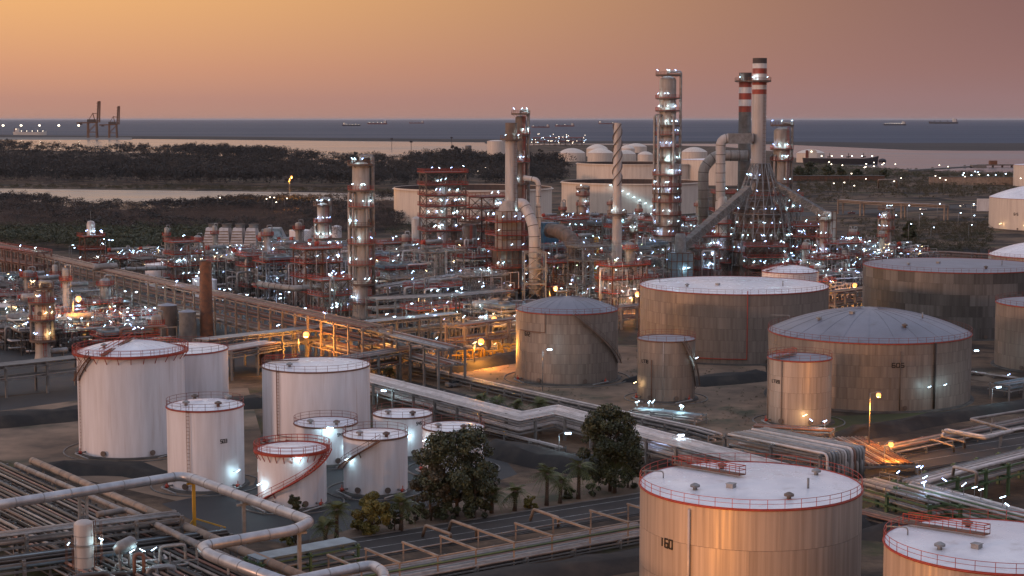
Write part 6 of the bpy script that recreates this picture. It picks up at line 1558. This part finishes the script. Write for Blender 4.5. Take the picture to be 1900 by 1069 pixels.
wood('pine_wood', 'dark pine skyline at the rear edge of the far wood', [(-40, 276), (300, 284), (480, 291), (600, 307), (760, 307), (870, 301), (905, 312), (1045, 314), (1045, 318), (900, 318), (600, 314), (300, 292), (-40, 282)], 800, 'pine', (8, 22), 'pine', 31, clump=.006)
wood('bare_wood', 'grey brown winter wood beside the flooded field', [(-40, 330), (60, 318), (330, 312), (420, 330), (420, 346), (-40, 348)], 700, 'bare', (4, 7), 'bare', 2)
wood('scrub', 'scrub along the far lake shore', [(-40, 344), (420, 346), (740, 354), (760, 361), (560, 356), (300, 352), (-40, 349)], 900, 'scrub', (1.5, 3.2), 'scrub', 3, 'scrub')
wood('pine_wood', 'dark rounded pines along the near lake shore', [(-40, 366), (60, 376), (150, 390), (240, 394), (330, 390), (480, 380), (640, 376), (760, 372), (760, 392), (640, 394), (300, 400), (-40, 384)], 420, 'pine', (6, 9), 'pine', 4, clump=.02, wide=1.3)
wood('bare_wood', 'brown bare wood between the lake and the plant', [(-40, 382), (300, 398), (640, 388), (760, 384), (745, 432), (640, 444), (420, 440), (-40, 440)], 2600, 'bare', (6, 9), 'bare', 5)
wood('bare_wood', 'dark pines scattered through the brown bare wood', [(-40, 390), (300, 400), (740, 390), (740, 430), (420, 440), (-40, 440)], 260, 'pine', (6, 9), 'pine', 6, clump=.03, wide=1.3)
wood('pine_wood', 'low dark green wood behind the orange pipe rack', [(-40, 432), (420, 428), (420, 446), (250, 476), (100, 462), (-40, 452)], 700, 'pine', (4, 7), 'leaf', 7, wide=1.5)
wood('scrub', 'dark scrub right of the boiler towards the harbour', [(1480, 330), (1560, 322), (1900, 326), (1960, 330), (1960, 360), (1840, 366), (1560, 380), (1480, 372)], 1400, 'scrub', (2, 4.5), 'scrub', 8, 'scrub', clump=.015)
wood('scrub', 'tree belt at the harbour edge on the right', [(1500, 302), (1560, 306), (1620, 313), (1760, 320), (1960, 324), (1960, 331), (1760, 330), (1600, 328), (1480, 328)], 700, 'scrub', (2.5, 4.5), 'leaf', 9, 'tree belt')
wood('scrub', 'scrub beside the road below the pipe bridge', [(1560, 412), (1840, 405), (1840, 470), (1600, 470)], 800, 'scrub', (1.5, 3.5), 'scrub', 10, 'scrub', clump=.03)
wood('scrub', 'scrub between the far tanks and the process units', [(700, 408), (1040, 418), (1340, 408), (1340, 424), (1040, 436), (720, 436)], 420, 'scrub', (2, 4), 'leaf', 12, 'scrub')
wood('pine_wood', 'dark trees behind the far floating roof tanks', [(900, 318), (1045, 316), (1045, 345), (980, 350), (900, 345)], 260, 'pine', (9, 14), 'pine', 13)
wood('grass', 'rough tufts on the dikes and yards', [(690, 720), (960, 640), (1440, 690), (1430, 800), (1200, 800)], 500, 'scrub', (.25, .6), 'scrub', 14, 'grass', clump=.2)
tree(G(1687, 446), 9.5, 8.5, 'round dark tree standing alone by the right hand road', n=1800, size=.6, seed=31, name='round_tree', low=.1)
for i, (x, y, h, w) in enumerate(((1500, 330, 16, 22), (1535, 332, 14, 18), (1560, 330, 10, 14), (1480, 331, 12, 14), (1590, 329, 9, 12), (1640, 330, 8, 12))):
    tree(G(x, y), h, w, ['large rounded tree in front of the tanker, left', 'rounded tree under the tanker', 'smaller rounded tree right under the tanker', 'rounded tree just right of the platform crowned vessel', 'low rounded tree right of the tanker trees', 'low spreading tree by the harbour edge'][i], n=900, size=1.1, seed=40 + i, name='round_tree', low=.1)
for i, (x, y, h) in enumerate(((722, 300, 24), (705, 300, 19), (735, 301, 20), (845, 302, 22), (660, 304, 17), (1002, 312, 24), (1030, 313, 20))):
    tree(G(x * 1.0 + (118 if i < 3 else 0), y), h, h * .7, ['tallest pine on the skyline left of the grey stack', 'skyline pine left of the tallest one', 'skyline pine right of the tallest one', 'broad skyline pine nearest the grey stack', 'lone skyline pine over the far wood', 'tall pine before the far domed tanks', 'second pine before the far domed tanks'][i], 'pine', n=420, size=1.3, seed=60 + i, name='pine_tree', low=.3, ncl=16)
# ------------------------------------------------------------------ quay cranes, ships, jetty
def crane(px, pyb, pyt, label):
    D = 5150.0; s = D / FPX; X = XW(px, D); t = thing('quay_crane', label, 'crane', (X, D, 2.0), 0.0); U = (pyb - pyt) * s
    k = U / 112.0
    for x in (-14, 14):
        for y in (-9, 9): mb = MB(); mb.beam((x * k, y * k, 0), (x * k * .92, y * k * .8, 46 * k), 3.2 * k); ob('leg', mb, V['crane'], t)
    mb = MB()
    for y in (-9, 9): mb.beam((-14 * k, y * k, 18 * k), (14 * k, y * k, 18 * k), 2.2 * k); mb.beam((-14 * k, y * k, 18 * k), (12 * k, y * k * .8, 44 * k), 1.4 * k)
    ob('portal_brace', mb, V['crane'], t)
    mb = MB(); mb.beam((-48 * k, 0, 46 * k), (18 * k, 0, 48 * k), 6 * k, 4 * k); ob('boom_girder', mb, V['crane'], t)
    mb = MB(); mb.box((-2 * k, 0, 53 * k), (26 * k, 9 * k, 9 * k)); ob('machinery_house', mb, V['soot'], t)
    mb = MB(); mb.box((-36 * k, 0, 44 * k), (9 * k, 7 * k, 7 * k)); ob('counterweight', mb, V['soot'], t)
    mb = MB()
    for y in (-4, 4): mb.beam((15 * k, y * k, 48 * k), (20 * k, y * k, 112 * k), 2.6 * k); mb.beam((22 * k, y * k, 48 * k), (25 * k, y * k, 112 * k), 2.6 * k)
    for i in range(7): z = 52 + i * 9; mb.beam((15.5 * k, -4 * k, z * k), (23 * k, -4 * k, (z + 5) * k), 1.4 * k); mb.beam((16 * k, 4 * k, z * k), (24 * k, 4 * k, z * k), 1.4 * k)
    mb.beam((19 * k, 0, 111 * k), (26 * k, 0, 112 * k), 9 * k, 3 * k); ob('raised_boom', mb, V['crane'], t)
    mb = MB(); mb.beam((10 * k, 0, 48 * k), (2 * k, 0, 76 * k), 2.4 * k); mb.beam((2 * k, 0, 76 * k), (17 * k, 0, 74 * k), 2 * k); mb.beam((2 * k, 0, 76 * k), (-14 * k, 0, 50 * k), 1.6 * k); ob('apex_frame', mb, V['crane'], t)
crane(172, 260, 193, 'taller brown quay crane with raised boom, on the left')
crane(210, 261, 203, 'shorter brown quay crane with raised boom, on the right')
def ship(px, py, Lpx, label, hm='hull', flip=1, lights=5, tall=1.0, D=None, house='ship'):
    D = D or FPX * CAMZ / (py - HOR); s = D / FPX; L = Lpx * s; X = XW(px, D); t = thing('cargo_ship', label, 'ship', (X, D, -1.2), 0.0 if flip > 0 else PI)
    w, h = L * .15, L * .065 * tall; st = [(-.5, .7, 1.0), (-.42, .95, .95), (.3, 1, .9), (.42, .6, 1.05), (.5, .06, 1.3)]; vs = []
    for x, b, hh in st: vs += [(x * L, -b * w / 2, h * hh), (x * L * .97, -b * w * .4, -.5), (x * L * .97, b * w * .4, -.5), (x * L, b * w / 2, h * hh)]
    fs = [(i * 4 + k, (i + 1) * 4 + k, (i + 1) * 4 + (k + 1) % 4, i * 4 + (k + 1) % 4) for i in range(4) for k in range(4)] + [(0, 1, 2, 3), (19, 18, 17, 16)]
    mb = MB(); mb.add(vs, fs); ob('hull', mb, V[hm], t)
    mb = MB(); mb.box((-.38 * L, 0, h + L * .045), (L * .10, w * .8, L * .09)); mb.box((-.37 * L, 0, h + L * .10), (L * .05, w * .95, L * .025)); o = ob('deckhouse', mb, V[house], t)
    mb = MB(); mb.box((-.45 * L, 0, h + L * .05), (L * .03, L * .03, L * .1)); ob('funnel', mb, V['hullr'], t)
    for x in (-.15, .1, .3): mb = MB(); mb.beam((x * L, 0, h), (x * L, 0, h + L * .06), L * .008); mb.beam((x * L - L * .03, 0, h + L * .01), (x * L + L * .03, 0, h + L * .015), L * .014); ob('deck_mast', mb, V['hull'], t)
    for i in range(lights): mb = MB(); q = L * .011; x = -.40 + .8 * i / max(1, lights - 1); mb.box((x * L, -w * .42, h + (L * .085 if i == 0 else L * .025)), (q, q, q)); ob('deck_lamp', mb, V['lampf'], t)
for a in ((652, 233.5, 34, 'dark tanker with small deck lights, leftmost on the horizon', 'hull', 1, 6), (700, 230.5, 37, 'long reddish cargo ship second from left on the horizon', 'hullr', -1, 5), (773, 229, 28, 'faint ship with a bright stern light below the horizon', 'hullr', -1, 1), (1003, 236.5, 34, 'red ship with lit orange deckhouse right of the grey stack', 'hullr', -1, 2, 1, None, 'cream'), (1048, 234.5, 36, 'dark red cargo ship behind the far sea terminal', 'hullr', -1, 3), (1125, 230, 30, 'faint red ship behind the spiral stack', 'hullr', 1, 2), (1660, 232.5, 42, 'dark tanker with a row of bright deck lights on the right', 'hull', -1, 9), (1750, 229.5, 54, 'long unlit bulk carrier on the right horizon', 'hull', -1, 1), (972, 231, 14, 'small blue ship almost hidden behind the slim column', 'hull', 1, 1)): ship(*a)
ship(56, 250, 62, 'white ferry moored by the quay cranes', 'ship', 1, 6, 1.5)
ship(1560, 303, 140, 'big dark tanker moored with its bow to the right', 'hull', 1, 7, 1.35)
t = thing('jetty', 'low concrete jetty reaching into the right hand harbour', 'jetty', G(1790, 311), 0)
mb = MB(); o = G(1790, 311); mb.beam(G(1680, 317, 3) - o, G(1822, 308, 3) - o, 6, 1.6); mb.box(tuple(G(1815, 309, 3.5) - o), (16, 14, 4)); ob('deck', mb, V['conc'], t)
for x in (1700, 1730, 1760, 1790, 1815): mb = MB(); p = G(x, 317 - (x - 1680) * .063) - o; mb.beam(p + Vector((0, 0, -1)), p + Vector((0, 0, 2.5)), 2.4); ob('pile', mb, V['conc'], t)
t = thing('mooring_platform', 'small dark mooring platform in the right hand harbour', 'platform', G(1851, 309), 0)
mb = MB(); mb.box((0, 0, 2), (46, 12, 1.4)); ob('deck', mb, V['brown'], t); mb = MB(); [mb.beam((x, 0, -1), (x, 0, 1.5), 2) for x in (-18, -6, 6, 18)]; ob('piles', mb, V['brown'], t); mb = MB(); mb.box((-6, 0, 5), (9, 7, 5)); ob('hut', mb, V['rust'], t)
mb = MB(); mb.lathe([(0, 0), (5, 0), (5.5, 3), (4, 5), (0, 6)], 14); o = ob('buoy', mb, V['hull'], None, G(1637, 302)); tag(o, 'dark mooring buoy off the tanker bow', 'buoy')
# channel posts left of the grey stack
for i, (x, y) in enumerate(((727, 276), (763, 284), (838, 273))):
    t = thing('channel_beacon', None, 'beacon', G(x, y), 0, 'channel beacons in the harbour'); AUTO.append((t, 'slim dark channel beacon')); mb = MB(); mb.beam((0, 0, -1), (0, 0, 20), .9); ob('post', mb, V['hull'], t); mb = MB(); mb.box((0, 0, 20), (5, 5, 3)); ob('topmark', mb, V['hull'], t)
cyl_tank(869, 12, 270, 290, 'lone grey drum tower above the far pines', 'conc')
# long far wall, sign, cars
t = thing('boundary_wall', 'long brown wall with lamps on the far right', 'wall', G(1820, 343), 0.0); mb = MB(); mb.box((0, 0, 3.5), (95, 3, 7)); ob('wall', mb, V['sand'], t); mb = MB(); mb.box((0, 0, 7.15), (96, 4, .3)); ob('coping', mb, V['conc'], t)
t = thing('boundary_wall', 'long reddish bank wall behind the platform crowned vessel', 'wall', G(1540, 336), 0.0); mb = MB(); mb.box((0, 0, 2.5), (105, 5, 5)); ob('wall', mb, V['rust'], t); mb = MB(); mb.box((0, 0, 5.15), (106, 6, .3)); ob('coping', mb, V['conc'], t)
t = thing('warehouse', 'low grey warehouse at the left edge of the flooded field', 'building', G(8, 325), 0.0); mb = MB(); mb.box((0, 0, 3.5), (45, 20, 7)); ob('wall', mb, V['conc'], t); mb = MB(); mb.box((0, 0, 7.3), (47, 22, .6)); ob('roof', mb, V['pipew'], t)
t = thing('signboard', 'small white board beside the road near the cream tank', 'sign', G(1828, 394), 0); mb = MB(); mb.box((0, 0, 4.8), (11, .4, 8)); ob('board', mb, V['bandw'], t); mb = MB(); mb.beam((-4, .4, 0), (-4, .4, 4), .4); mb.beam((4, .4, 0), (4, .4, 4), .4); ob('posts', mb, V['galv'], t)
def car(loc, rz, m, label, lit=True):
    t = thing('car', label, 'car', loc, rz); mb = MB(); mb.box((0, 0, .65), (4.4, 1.8, .7)); ob('body', mb, V[m], t); mb = MB(); mb.box((-.2, 0, 1.25), (2.3, 1.6, .6), 0, 0, .8); ob('cabin', mb, V['glass'], t)
    for x in (-1.4, 1.4):
        for y in (-.85, .85): mb = MB(); mb.cyl((x, y - .1, .33), (x, y + .1, .33), .33); ob('wheel', mb, V['dark'], t)
    for y in (-.6, .6): mb = MB(); mb.box((2.22, y, .7), (.08, .35, .2)); ob('headlight', mb, V['lampf' if lit else 'pipew'], t)
car(G(1713, 390, .02), -2.9, 'bandw', 'white car on the far road under the pipe bridge'); car(G(1755, 387, .02), 3.3, 'hull', 'dark car following the white car on the far road'); car(G(1787, 384, .02), -2.9, 'galv', 'silver car with headlights near the white board'); car(G(1812, 383, .02), 3.3, 'bandw', 'pale car closest to the cream domed tank')
car(G(1580, 397, .02), 0.2, 'hullr', 'dark red car on the far road left of the bridge', False)
car(G(905, 762, .02), 2.4, 'blue', 'blue car parked between the small palms behind the white rack', False)
car(G(845, 718, .03), .5, 'galv', 'silver car parked on the yard road by the white lamps', False)
# ------------------------------------------------------------------ labels that single things out
LMN = [('the brightly lit column', 672, 560), ('the red steel tower', 821, 515), ('the brown furnace', 940, 540), ('the spiral stack', 1145, 545), ('the tallest tower', 1236, 500), ('the boiler', 1408, 505), ('the rust brown stack', 380, 600), ('the cooling tower', 478, 470), ('the half shaded tank', 297, 530), ('the left column', 80, 660), ('the orange lamp', 555, 650), ('the yellow manifold', 870, 660), ('the patched tank', 1640, 500), ('the red braced frame', 171, 500), ('the pipe bridge', 1660, 400), ('the cream tank', 1850, 400), ('the boundary wall', 1820, 343), ('the lake mast', 538, 390), ('the tanker', 1560, 320), ('the quay cranes', 100, 258), ('the sea terminal', 1035, 270), ('the flue duct', 1000, 548)]
ORD = ['first', 'second', 'third', 'fourth', 'fifth', 'sixth', 'seventh', 'eighth', 'ninth', 'tenth', 'eleventh', 'twelfth', 'thirteenth', 'fourteenth', 'fifteenth', 'sixteenth', 'seventeenth', 'eighteenth', 'nineteenth', 'twentieth'] + ['%dth' % i for i in range(21, 80)]
def finish_labels():
    groups = {}
    for o, base in AUTO:
        px, py = project(o.location)
        nm_ = min(LMN, key=lambda l: (l[1] - px) ** 2 + ((l[2] - py) * 2) ** 2)[0]
        groups.setdefault((base, nm_), []).append((px, o))
    for (base, nm_), lst in groups.items():
        lst.sort(key=lambda q: q[0])
        for i, (px, o) in enumerate(lst):
            lb = '%s near %s' % (base, nm_) if len(lst) == 1 else '%s, %s from left near %s' % (base, ORD[i], nm_)
            w = lb.split()
            o['label'] = lb
finish_labels()
for kind, lst in kinds.items():
    for i, o in enumerate(lst):
        if (kind, i) not in used:
            for ch in list(o.children_recursive): bpy.data.objects.remove(ch)
            bpy.data.objects.remove(o)
# ------------------------------------------------------------------ the evening air
def haze(dens):
    m = bpy.data.materials.new('haze'); m.use_nodes = True; nt = m.node_tree; nt.nodes.clear()
    o = nt.nodes.new('ShaderNodeOutputMaterial'); v = nt.nodes.new('ShaderNodeVolumePrincipled'); nt.links.new(v.outputs[0], o.inputs['Volume'])
    v.inputs['Density'].default_value = dens; v.inputs['Color'].default_value = (0.86, 0.85, 0.90, 1); v.inputs['Anisotropy'].default_value = 0.2
    mb = MB(); mb.box((0, 199000, 46.4), (344000, 406000, 97.2)); ob('haze', mb, m, kind='stuff')
haze(0.7e-5)
